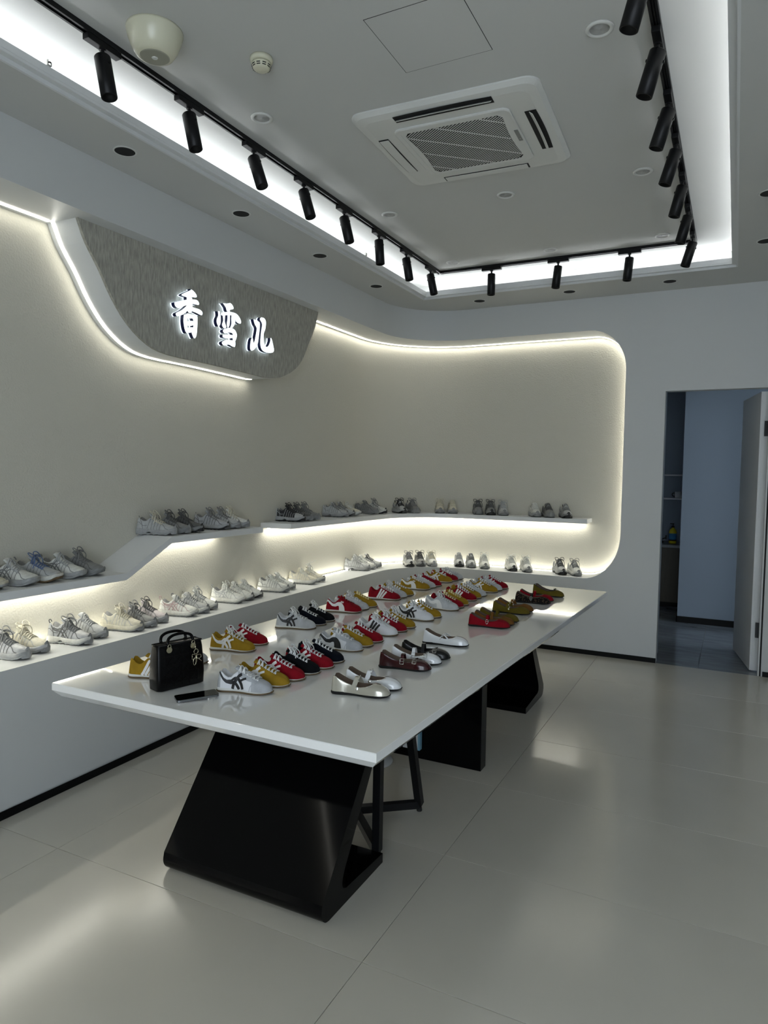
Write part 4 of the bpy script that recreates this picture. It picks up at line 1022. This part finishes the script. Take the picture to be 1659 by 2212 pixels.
def place(nm, label, group, toe, ang, L, surf):
    if nm == 'retro_sneaker': L = .232
    a = math.radians(ang + random.uniform(-1.2, 1.2))
    return thing(nm, label, 'shoe', (toe[0] - math.cos(a) * L, toe[1] - math.sin(a) * L, SURF[surf] + .0003), a, group)

def retro(col, stripe, scol, bow, toecol=None, lace=None, tagged=False, lin=None):
    def f(t):
        m = mS[col]; part('Rupper', t, [m, lin or (m_lin if col in ('white', 'grey') else m), mS[toecol] if toecol else m]); part('Rmidsole', t, []); part('Routsole', t, [])
        part('Rtongue', t, [mS[toecol] if toecol else m]); part('Reyestay', t, [mS[toecol] if toecol else m]); part('Rlaces_bow' if bow else 'Rlaces', t, [mS[lace] if lace else m_lace])
        part('R' + stripe, t, [mS[scol]])
        if tagged: part('Rtag', t, [])
    return 'retro_sneaker', f
m_brownlin = mat('brown_lining', srgb(96, 80, 68), .7)
m_champ = mat('champagne_patent', srgb(190, 186, 172), .18, metal=.35, bump=.3, bscale=30, coat=.5)
m_wpat = mat('white_patent', srgb(224, 226, 228), .12, coat=.5)
m_burg = mat('burgundy_patent', srgb(52, 12, 16), .16, spec=.35, coat=.3, bump=.2, bscale=25)
m_bpat = mat('black_crinkle_patent', srgb(9, 9, 10), .28, spec=.3, coat=.15, bump=.5, bscale=40)
m_olive = suede('olive_suede', 92, 80, 24); m_brown = suede('brown_suede', 112, 76, 34); m_dred = suede('deep_red_suede', 130, 10, 26)
m_leo = mat('leopard_suede', srgb(20, 17, 15), .9, spec=.2)
nt = m_leo.node_tree; tc = nt.nodes.new('ShaderNodeTexCoord'); vo = nt.nodes.new('ShaderNodeTexVoronoi'); vo.inputs['Scale'].default_value = 95
nt.links.new(tc.outputs['Object'], vo.inputs['Vector']); cr = nt.nodes.new('ShaderNodeValToRGB'); e = cr.color_ramp
e.elements[0].position = .20; e.elements[0].color = srgb(24, 20, 18); e.elements[1].position = .34; e.elements[1].color = srgb(96, 78, 60)
q = e.elements.new(.45); q.color = srgb(22, 18, 16); nt.links.new(vo.outputs['Distance'], cr.inputs[0]); nt.links.new(cr.outputs[0], nt.nodes['Principled BSDF'].inputs['Base Color'])
m_bow = mat('black_ribbon', srgb(22, 20, 14), .6)
def flat(m, extra, lin=None, nm='mary_jane_shoe'):
    def f(t):
        part('Fupper', t, [m, lin or m_brownlin, m]); part('Fsole', t, [])
        for k, mm in extra: part('F' + k, t, [mm] if mm else [])
    return nm, f
rs = lambda n, r, g, b, ro=.6: mat(n, srgb(r, g, b), ro, bump=.25, bscale=500, var=.12, vscale=60)
mC = dict(lgrey=rs('light_grey_mesh', 166, 168, 167), cream=rs('cream_mesh', 196, 191, 172), white=rs('white_mesh', 202, 203, 197), silver=rs('silver_grey_mesh', 158, 160, 162, .35), mgrey=rs('mid_grey_mesh', 118, 119, 118),
          dgrey=rs('dark_grey_mesh', 78, 79, 78), lilac=rs('lilac_grey_mesh', 184, 176, 176), black=rs('black_mesh', 30, 31, 33), bsole=rs('black_rubber', 26, 27, 28), gsole=rs('grey_rubber', 120, 122, 122), wsole=rs('white_rubber', 196, 196, 190),
          pink=rs('dusty_pink_stripe', 160, 138, 136), blue=rs('blue_lace', 84, 104, 140), gum=m_gum, lsole=rs('light_grey_rubber', 150, 152, 152))
def chk(kind, up, over, mid, out, lace, bow=True, stripe=None, bump=None, toe=None, loop=True):
    def f(t):
        part(kind + 'upper', t, [mC[up], mC['mgrey'], mC[toe or up]]); part(kind + 'midsole', t, [mC[mid]]); part(kind + 'outsole', t, [mC[out]]); part(kind + 'tongue', t, [mC[up]])
        part(kind + ('laces_bow' if bow else 'laces'), t, [mC[lace]]); part(kind + 'seams', t, [mC[over]])
        if loop: part(kind + 'pull_loop', t, [mC[over]])
        if stripe: part(kind + 'cross', t, [mC[stripe]])
        if bump: part(kind + 'toe_bumper', t, [mC[bump]])
    return 'chunky_sneaker', f

def with_lace(nf):
    nm, fn = nf
    def f(t):
        fn(t); MB().tube(smoothpts([(.115, .0, .13), (.13, -.01, .155), (.165, -.02, .165), (.20, -.025, .185)], 5), .0026, 5).build('lace_end', mC['white'], t, True)
    return nm, f
SHOES = [
('a', 't', 20, .245, [(-2.11, 2.262), (-2.105, 2.385), (-2.176, 2.51)], 'low sneakers behind the black handbag', [
  (retro('mustard', 'three', 'wstripe', False), 'mustard suede low sneaker with three white stripes, half behind the handbag'),
  (retro('red', 'three', 'wstripe', False), 'red low sneaker mostly hidden behind the black handbag'),
  (retro('grey', 'three', 'wstripe', False), 'pale grey low sneaker whose toe shows right of the handbag')]),
('b', 't', 19, .245, [(-2.114, 2.789), (-2.142, 2.935)], 'pair of low sneakers beyond the handbag', [
  (retro('mustard', 'cross', 'wstripe', True), 'mustard suede sneaker with white crossed stripes and untied bow, beyond the handbag'),
  (retro('red', 'cross', 'wstripe', False), 'red suede sneaker directly behind the mustard one beyond the handbag')]),
('c', 't', 22, .245, [(-2.123, 3.368), (-2.123, 3.48), (-2.131, 3.594)], 'white and black low sneakers in the wall-side row', [
  (retro('grey', 'cross', 'bstripe', True), 'pale grey sneaker with black crossed stripes, wall-side row, before two black ones'),
  (retro('navy', 'cross', 'navy', False), 'blue-black suede sneaker with white laces, wall-side row, middle of its trio'),
  (retro('black', 'cross', 'black', True), 'black suede sneaker with white bow, wall-side row, rear of its trio')]),
('d', 't', 21, .245, [(-2.117, 3.908), (-2.121, 4.015), (-2.114, 4.118)], 'red, grey and mustard sneakers with curved stripe, wall-side row', [
  (retro('red', 'form', 'wstripe', False, tagged=True, lin=m_lin, lace='red'), 'red suede sneaker with white curved side stripe and tiny woven label'),
  (retro('grey', 'form', 'wstripe', True), 'pale grey sneaker behind the red curved-stripe sneaker, wall-side row'),
  (retro('mustard', 'form', 'wstripe', False, lace='cream'), 'mustard sneaker with cream laces behind the red curved-stripe sneaker')]),
('e', 't', 19, .245, [(-2.09, 4.435), (-2.089, 4.542), (-2.083, 4.645)], 'three-stripe sneakers in the wall-side row', [
  (retro('red', 'three', 'wstripe', False), 'red suede sneaker with three white stripes, wall-side row'),
  (retro('grey', 'three', 'wstripe', True), 'pale grey sneaker behind the red three-stripe sneaker, wall-side row'),
  (retro('mustard', 'three', 'wstripe', False), 'mustard sneaker rear of the red three-stripe sneaker trio, wall-side row')]),
('f', 't', 20, .245, [(-2.078, 4.943), (-2.074, 5.046), (-2.065, 5.148)], 'curved-stripe sneakers far along the wall-side row', [
  (retro('mustard', 'form', 'wstripe', False, tagged=True, lin=m_lin), 'mustard sneaker with white curved stripe, second group from the table end'),
  (retro('grey', 'form', 'wstripe', False), 'pale grey sneaker between mustard and red, second group from the table end'),
  (retro('red', 'form', 'wstripe', False), 'red sneaker with white laces, rear of second group from the table end')]),
('g', 't', 19, .245, [(-2.06, 5.372), (-2.048, 5.475), (-2.04, 5.575)], 'sneakers at the far left end of the table', [
  (retro('mustard', 'cross', 'wstripe', False), 'mustard sneaker with white crossed stripes at the far left table end'),
  (retro('red', 'cross', 'wstripe', False), 'red sneaker in the middle of the far left end trio'),
  (retro('grey', 'cross', 'wstripe', False), 'pale grey sneaker hindmost at the far left table end')]),
('h', 't', 17, .245, [(-1.651, 2.295), (-1.643, 2.406), (-1.637, 2.514), (-1.628, 2.622), (-1.621, 2.728), (-1.628, 2.836)], 'row of six low sneakers beside the phone', [
  (retro('white', 'cross', 'bstripe', False, 'toegrey'), 'white and grey sneaker with black crossed stripes nearest the phone'),
  (retro('mustard', 'cross', 'wstripe', False), 'mustard sneaker behind the white one nearest the phone'),
  (retro('red', 'cross', 'wstripe', False), 'red sneaker between mustard and black ones in the row of six'),
  (retro('black', 'cross', 'black', True), 'black sneaker with large white bow in the row of six'),
  (retro('red', 'cross', 'wstripe', True), 'red sneaker between two black ones in the row of six'),
  (retro('navy', 'cross', 'navy', False), 'blue-black sneaker at the rear of the row of six')]),
('i', 't', 15, .245, [(-1.651, 3.066), (-1.649, 3.175), (-1.644, 3.28)], 'curved-stripe sneakers behind the row of six', [
  (retro('white', 'form', 'bstripe', False, 'toegrey'), 'white and grey sneaker with thick black curved side stripe'),
  (retro('mustard', 'form', 'wstripe', False, lin=m_lin), 'mustard sneaker right behind the black curved-stripe white sneaker'),
  (retro('red', 'form', 'wstripe', False, lin=m_lin), 'red sneaker rear of the black curved-stripe white sneaker trio')]),
('j', 't', 11, .245, [(-1.641, 3.453), (-1.635, 3.562), (-1.632, 3.672)], 'three-stripe sneakers in the middle row', [
  (retro('white', 'three', 'bstripe', True), 'white sneaker with three black stripes in the middle row'),
  (retro('red', 'three', 'wstripe', True), 'red sneaker right behind the white one with three black stripes'),
  (retro('mustard', 'three', 'wstripe', True), 'mustard sneaker rear of the white one with three black stripes')]),
('k', 't', 10, .245, [(-1.617, 3.913), (-1.61, 4.018)], 'pair with black crossed stripes in the middle row', [
  (retro('white', 'cross', 'bstripe', True), 'white sneaker with black crossed stripes and bow, centre of the table'),
  (retro('mustard', 'cross', 'wstripe', False), 'mustard sneaker behind the white crossed-stripe one, centre of the table')]),
('l', 't', 9, .245, [(-1.596, 4.29), (-1.599, 4.392), (-1.601, 4.494)], 'curved-stripe sneakers in the middle row', [
  (retro('grey', 'form', 'wstripe', True, lin=m_lin), 'pale grey sneaker with white curved stripe, middle row'),
  (retro('red', 'form', 'red', False, lace='cream'), 'red sneaker with cream laces, middle row'),
  (retro('mustard', 'form', 'wstripe', False, lace='cream'), 'mustard sneaker with cream laces, middle row')]),
('m', 't', 6, .245, [(-1.609, 4.685), (-1.61, 4.789), (-1.606, 4.891)], 'three-stripe sneakers far in the middle row', [
  (retro('red', 'three', 'wstripe', False), 'red sneaker with three white stripes, middle row'),
  (retro('mustard', 'three', 'wstripe', False), 'mustard sneaker behind the middle row red three-stripe sneaker'),
  (retro('grey', 'three', 'wstripe', False), 'pale grey sneaker rear of the middle row red three-stripe trio')]),
('n', 't', 4, .245, [(-1.582, 5.09), (-1.58, 5.195), (-1.563, 5.298)], 'sneakers at the far end of the middle row', [
  (retro('mustard', 'cross', 'wstripe', False, lin=m_lin), 'mustard sneaker with white crossed stripes, far end of the middle row'),
  (retro('grey', 'cross', 'wstripe', False), 'pale grey sneaker in the middle of the far middle row trio'),
  (retro('red', 'cross', 'wstripe', False), 'red sneaker hindmost at the far end of the middle row')]),
('o', 't', 14, .245, [(-1.211, 2.488), (-1.209, 2.593)], 'studded strap flats at the near right', [
  (flat(m_champ, [('wide_strap', m_champ), ('studs', None)]), 'champagne metallic mary jane with studded strap, nearest flat shoe'),
  (flat(m_wpat, [('wide_strap', m_wpat), ('studs', None)]), 'white patent mary jane with studded strap behind the champagne one')]),
('p', 't', 13, .245, [(-1.212, 2.914), (-1.210, 3.035), (-1.208, 3.142)], 'double buckle patent flats', [
  (flat(m_burg, [('strap', m_burg), ('buckle', None), ('vamp_strap', m_burg), ('vamp_buckle', None)]), 'burgundy patent mary jane with two square buckles'),
  (flat(m_wpat, [('strap', m_wpat), ('buckle', None), ('vamp_strap', m_wpat), ('vamp_buckle', None)]), 'white patent mary jane with two buckles between burgundy and black'),
  (flat(m_bpat, [('strap', m_bpat), ('vamp_strap', m_bpat), ('vamp_buckle', None)], m_bpat), 'black patent mary jane behind the white double-buckle one')]),
('q', 't', 10, .245, [(-1.214, 3.423)], None, [
  (flat(m_wpat, [('cross_strap', m_wpat), ('ring_buckle', None)]), 'single white patent flat with crossed straps and round buckle')]),
('r', 't', 10, .245, [(-1.147, 3.947), (-1.150, 4.045), (-1.149, 4.142)], 'suede mary janes with oval buckle', [
  (flat(m_dred, [('strap', m_dred), ('oval_buckle', None)]), 'bright red suede mary jane with oval silver buckle'),
  (flat(m_brown, [('strap', m_brown)]), 'brown suede mary jane behind the red suede one'),
  (flat(m_olive, [('strap', m_olive)]), 'olive suede mary jane at the rear of the red suede trio')]),
('s', 't', 4, .245, [(-1.148, 4.396), (-1.154, 4.505)], 'pearl strap suede flats', [
  (flat(m_olive, [('wide_strap', m_olive), ('pearls', None)]), 'olive suede mary jane with pearl-studded strap'),
  (flat(m_brown, [('wide_strap', m_brown), ('pearls', None)]), 'brown suede flat behind the olive pearl-strap one')]),
('t', 't', 9, .245, [(-1.121, 4.839), (-1.124, 4.945)], 'pair with leopard print flat', [
  (flat(m_leo, [('strap', m_bow), ('oval_buckle', None)]), 'dark leopard print suede mary jane near the table end'),
  (flat(m_dred, [('strap', m_dred)]), 'deep red flat behind the leopard print one')]),
('u', 't', -10, .245, [(-1.095, 5.147)], None, [
  (flat(m_olive, [('binding', m_bow), ('bow', m_bow)], nm='ballet_flat'), 'olive suede ballet flat with dark binding, hindmost flat on the table')]),
('L1', 'l', 17, .25, [(-3.081, 2.245), (-3.11, 2.374)], 'chunky sneakers at the left edge of the ledge', [
  (chk('C', 'silver', 'dgrey', 'lsole', 'lsole', 'mgrey', bump='lsole'), 'silver-grey trainer with dark laces on the ledge at the left picture edge'),
  (chk('C', 'cream', 'lgrey', 'silver', 'gsole', 'cream', bump='gsole'), 'cream trainer with cream bow on the ledge, second from the left edge')]),
('L2', 'l', 15, .25, [(-3.055, 2.595), (-3.105, 2.742)], 'pair of grey trainers on the ledge', [
  (chk('D', 'silver', 'dgrey', 'wsole', 'lsole', 'mgrey', bump='gsole', stripe='dgrey'), 'silver trainer with scalloped white sole on the ledge, left of the handbag'),
  (chk('C', 'lgrey', 'mgrey', 'lsole', 'gsole', 'lgrey', False, bump='gsole'), 'light grey trainer behind the scalloped-sole silver one on the ledge')]),
('L3', 'l', 20, .25, [(-3.059, 2.964), (-3.070, 3.08), (-3.101, 3.205)], 'trio with cream trainer on the ledge', [
  (chk('C', 'cream', 'lgrey', 'cream', 'gsole', 'cream', bump='gsole', loop=False), 'cream trainer with long hanging laces on the ledge above the handbag'),
  (chk('C', 'mgrey', 'dgrey', 'lsole', 'gsole', 'mgrey', bump='gsole'), 'mid grey trainer behind the cream one on the ledge above the handbag'),
  (chk('C', 'lilac', 'mgrey', 'lsole', 'gsole', 'dgrey', bump='gsole'), 'lilac-grey trainer rear of the cream trio on the ledge')]),
('L4', 'l', 21, .25, [(-3.072, 3.442), (-3.078, 3.557), (-3.110, 3.676)], 'trio with pink striped trainer on the ledge', [
  (chk('C', 'white', 'pink', 'wsole', 'gsole', 'lgrey', False, stripe='pink'), 'white trainer with dusty pink crossed stripes on the ledge'),
  (chk('C', 'lgrey', 'mgrey', 'wsole', 'gsole', 'lgrey', False, bump='gsole'), 'light grey trainer behind the pink-striped one on the ledge'),
  (chk('C', 'white', 'mgrey', 'wsole', 'gsole', 'lgrey', True, bump='gsole'), 'white trainer with tall bow rear of the pink-striped trio')]),
('L5', 'l', 15, .25, [(-3.088, 3.95), (-3.103, 4.066), (-3.11, 4.183)], 'trio of white trainers mid ledge', [
  (chk('C', 'white', 'lgrey', 'wsole', 'gsole', 'white', stripe='lgrey'), 'white trainer with hanging white laces, front of the mid-ledge trio'),
  (chk('C', 'white', 'lgrey', 'wsole', 'gsole', 'white', False, bump='dgrey'), 'white trainer in the middle of the mid-ledge trio'),
  (chk('C', 'white', 'lgrey', 'wsole', 'bsole', 'white', False, bump='dgrey'), 'white trainer with dark sole rear of the mid-ledge trio')]),
('L6', 'l', 17, .25, [(-3.083, 4.49), (-3.11, 4.613)], 'pair of plain white trainers on the ledge', [
  (chk('C', 'white', 'mgrey', 'wsole', 'gsole', 'white', False, bump='gsole', loop=False), 'plain white trainer with thin grey line, front of its ledge pair'),
  (chk('C', 'white', 'lgrey', 'wsole', 'gsole', 'white', False, bump='gsole'), 'white trainer behind the thin grey line one on the ledge')]),
('L7', 'l', 15, .25, [(-3.096, 4.929), (-3.11, 5.065)], 'pair with upright lace on the ledge', [
  (chk('C', 'cream', 'lgrey', 'wsole', 'gsole', 'white', False, loop=False), 'off-white trainer, front of the ledge pair before the corner'),
  (with_lace(chk('C', 'cream', 'lgrey', 'wsole', 'gsole', 'white', True, bump='gsole', loop=False)), 'off-white trainer with lace sticking up, rear of that ledge pair')]),
('L8', 'l', 14, .25, [(-3.10, 5.872), (-3.10, 5.99), (-3.10, 6.112)], 'trio where the ledge starts to curve', [
  (chk('D', 'lgrey', 'mgrey', 'lsole', 'gsole', 'lgrey', bump='gsole'), 'grey trainer with scalloped dark sole where the ledge curves'),
  (chk('C', 'white', 'lgrey', 'wsole', 'lsole', 'white', False, bump='lsole'), 'white trainer in the middle of the trio where the ledge curves'),
  (chk('C', 'lgrey', 'dgrey', 'lsole', 'gsole', 'dgrey', False, bump='gsole'), 'grey trainer hindmost of the trio where the ledge curves')]),
('L9', 'l', -52, .25, [(-2.855, 6.30), (-2.775, 6.39), (-2.675, 6.46)], 'toe-forward trio in the ledge corner', [
  (chk('D', 'lgrey', 'mgrey', 'wsole', 'bsole', 'mgrey', bump='bsole'), 'grey trainer with black toe bumper, left of the ledge corner trio'),
  (chk('C', 'mgrey', 'dgrey', 'lsole', 'gsole', 'dgrey', bump='dgrey'), 'darker grey trainer in the middle of the ledge corner trio'),
  (chk('C', 'white', 'lgrey', 'wsole', 'gsole', 'cream', bump='lsole'), 'white trainer with cream laces, right of the ledge corner trio')]),
('L10', 'l', -62, .25, [(-2.443, 6.575), (-2.315, 6.575), (-2.172, 6.575)], 'spaced toe-forward trio on the far ledge', [
  (chk('C', 'lgrey', 'mgrey', 'lsole', 'bsole', 'lgrey', False, bump='bsole'), 'light grey trainer with black toe bumper, left of the spaced ledge trio'),
  (chk('C', 'lgrey', 'mgrey', 'lsole', 'gsole', 'mgrey', False, bump='gsole'), 'grey-toed trainer in the middle of the spaced ledge trio'),
  (chk('C', 'white', 'lgrey', 'wsole', 'gsole', 'white', True, bump='gsole'), 'white grey-toed trainer, right of the spaced ledge trio')]),
('L11', 'l', -60, .25, [(-1.885, 6.575), (-1.74, 6.58)], 'toe-forward pair on the far ledge', [
  (chk('C', 'white', 'lgrey', 'wsole', 'bsole', 'white', True, bump='bsole'), 'white trainer with black toe bumper, third group from the ledge end'.replace('third', 'second')),
  (chk('C', 'white', 'mgrey', 'wsole', 'gsole', 'white', True, bump='gsole'), 'white trainer with grey toe, second group from the ledge end')]),
('L12', 'l', -58, .25, [(-1.409, 6.585), (-1.268, 6.585)], 'last pair on the far ledge', [
  (chk('D', 'lgrey', 'mgrey', 'lsole', 'bsole', 'dgrey', True, bump='bsole'), 'grey trainer with dark laces and black toe at the ledge end'),
  (chk('C', 'white', 'lgrey', 'wsole', 'gsole', 'mgrey', True, bump='gsole'), 'white trainer with grey toe, rightmost on the ledge')]),
('U0', 'v', 22, .25, [(-3.115, 2.150)], None, [
  (chk('W', 'cream', 'lgrey', 'cream', 'lsole', 'cream', False), 'cream shoe toe at the left picture edge on the upper shelf')]),
('U1', 'v', 24, .25, [(-3.105, 2.315), (-3.105, 2.452)], 'square-toed sneakers at the left of the low upper shelf', [
  (chk('W', 'white', 'mgrey', 'lsole', 'lsole', 'lgrey', False, stripe='mgrey'), 'white square-toed sneaker with grey crossed stripes, left on the low shelf'),
  (chk('W', 'lgrey', 'mgrey', 'wsole', 'gum', 'blue', True), 'grey sneaker with blue laces and brown sole on the low shelf')]),
('U2', 'v', 22, .25, [(-3.105, 2.6), (-3.105, 2.722)], 'square-toed pair before the shelf ramp', [
  (chk('W', 'white', 'mgrey', 'lsole', 'lsole', 'lgrey', False, stripe='mgrey'), 'white square-toed sneaker with grey stripes just left of the shelf ramp'),
  (chk('W', 'mgrey', 'dgrey', 'gsole', 'gsole', 'mgrey', True), 'plain grey square-toed sneaker beside the shelf ramp')]),
('U3', 'u', 20, .25, [(-3.108, 3.289), (-3.108, 3.413), (-3.108, 3.535)], 'trio on the shelf right after the ramp', [
  (chk('D', 'lgrey', 'mgrey', 'lsole', 'lsole', 'cream', True, bump='lsole'), 'light grey chunky trainer just after the shelf ramp'),
  (chk('C', 'mgrey', 'dgrey', 'gsole', 'gsole', 'dgrey', True, bump='gsole'), 'mid grey chunky trainer, middle of the trio after the ramp'),
  (chk('C', 'dgrey', 'black', 'gsole', 'bsole', 'dgrey', True, bump='bsole'), 'dark grey chunky trainer, rear of the trio after the ramp')]),
('U4', 'u', 20, .25, [(-3.108, 3.80), (-3.108, 3.915), (-3.112, 4.025)], 'trio at the end of the left shelf', [
  (chk('C', 'silver', 'dgrey', 'lsole', 'bsole', 'mgrey', True, bump='dgrey'), 'blue-grey runner with dark eyelets near the end of the left shelf'),
  (chk('C', 'lgrey', 'mgrey', 'lsole', 'gsole', 'mgrey', True, bump='gsole'), 'grey runner in the middle of the left shelf end trio'),
  (chk('C', 'white', 'mgrey', 'lsole', 'gsole', 'cream', True, bump='gsole'), 'pale runner hindmost at the end of the left shelf')]),
('U5', 'u', 10, .25, [(-3.108, 4.745), (-3.108, 4.858), (-3.110, 4.975)], 'dark trainers at the start of the right shelf', [
  (chk('D', 'black', 'lgrey', 'lsole', 'bsole', 'black', True, bump='bsole', toe='lgrey'), 'black and silver chunky trainer at the start of the curving shelf'),
  (chk('C', 'dgrey', 'lgrey', 'gsole', 'gsole', 'dgrey', True, bump='gsole'), 'dark grey trainer behind the black and silver one on the shelf'),
  (chk('C', 'mgrey', 'dgrey', 'gsole', 'gsole', 'mgrey', True, bump='gsole'), 'mid grey trainer rear of the black and silver trio')]),
('U6', 'u', 10, .25, [(-3.108, 5.455), (-3.110, 5.575), (-3.112, 5.70)], 'scalloped sole trainers on the right shelf', [
  (chk('D', 'lgrey', 'mgrey', 'lsole', 'gsole', 'mgrey', False, bump='gsole'), 'grey trainer with wavy sole, second group on the curving shelf'),
  (chk('C', 'lgrey', 'mgrey', 'lsole', 'bsole', 'mgrey', False, bump='dgrey'), 'grey dark-toed trainer in the middle of the wavy-sole trio'),
  (chk('C', 'cream', 'lgrey', 'wsole', 'lsole', 'white', False), 'off-white trainer hindmost of the wavy-sole trio')]),
('U7', 'u', 2, .25, [(-3.095, 6.02), (-3.065, 6.14)], 'pair where the right shelf starts to bend', [
  (chk('C', 'mgrey', 'dgrey', 'gsole', 'gsole', 'mgrey', False, bump='gsole'), 'grey striped trainer where the curving shelf starts to bend'),
  (chk('C', 'white', 'mgrey', 'wsole', 'bsole', 'mgrey', True, bump='bsole'), 'white trainer with black toe behind the grey one at the bend')]),
('U8', 'u', -38, .25, [(-2.935, 6.30), (-2.835, 6.40)], 'pair in the shelf corner', [
  (chk('C', 'lgrey', 'black', 'lsole', 'bsole', 'black', True, bump='bsole'), 'grey trainer with black laces in the shelf corner'),
  (chk('C', 'mgrey', 'dgrey', 'gsole', 'gsole', 'mgrey', True, bump='gsole'), 'mid grey trainer right of the black-laced one in the corner')]),
('U9', 'u', -62, .25, [(-2.657, 6.555), (-2.534, 6.60)], 'pale pair past the shelf corner', [
  (chk('C', 'cream', 'mgrey', 'lsole', 'gsole', 'cream', True, bump='gsole'), 'cream trainer with grey toe, left of the pale pair past the corner'),
  (chk('C', 'cream', 'mgrey', 'lsole', 'gsole', 'cream', False, bump='gsole'), 'cream trainer with grey toe, right of the pale pair past the corner')]),
('U10', 'u', -64, .25, [(-2.268, 6.62), (-2.137, 6.62), (-2.008, 6.62)], 'toe-forward trio on the straight far shelf', [
  (chk('C', 'mgrey', 'dgrey', 'gsole', 'gsole', 'dgrey', True, bump='gsole'), 'grey trainer with dark laces, left of the far shelf middle trio'),
  (chk('C', 'mgrey', 'dgrey', 'gsole', 'bsole', 'dgrey', True, bump='bsole'), 'grey trainer with black toe, middle of the far shelf middle trio'),
  (chk('C', 'lgrey', 'dgrey', 'lsole', 'gsole', 'lgrey', True, bump='gsole'), 'light grey trainer, right of the far shelf middle trio')]),
('U11', 'u', -62, .25, [(-1.68, 6.62), (-1.55, 6.62), (-1.385, 6.62)], 'last trio at the right shelf end', [
  (chk('C', 'white', 'lgrey', 'lsole', 'gsole', 'white', False, bump='gsole'), 'white trainer with grey toe, left of the last shelf trio'),
  (chk('C', 'mgrey', 'dgrey', 'gsole', 'gsole', 'dgrey', False, bump='gsole'), 'grey trainer, middle of the last shelf trio'),
  (chk('C', 'lgrey', 'black', 'gsole', 'bsole', 'mgrey', False, bump='bsole'), 'grey trainer with black toe at the right shelf end')]),
]
for gid, surf, ang, L, toes, grp, items in SHOES:
    for i, (toe, ((nm, fn), lb)) in enumerate(zip(toes, items)):
        t = place(nm, lb, grp, toe, ang, L, surf)
        if surf != 't': t.scale = (L / .27, L / .27 * 1.1, L / .27 * 1.12)
        elif nm == 'retro_sneaker': t.scale = (.232 / .245, 1, 1.04)
        else: t.scale = (1, 1, 1.28)
        fn(t)
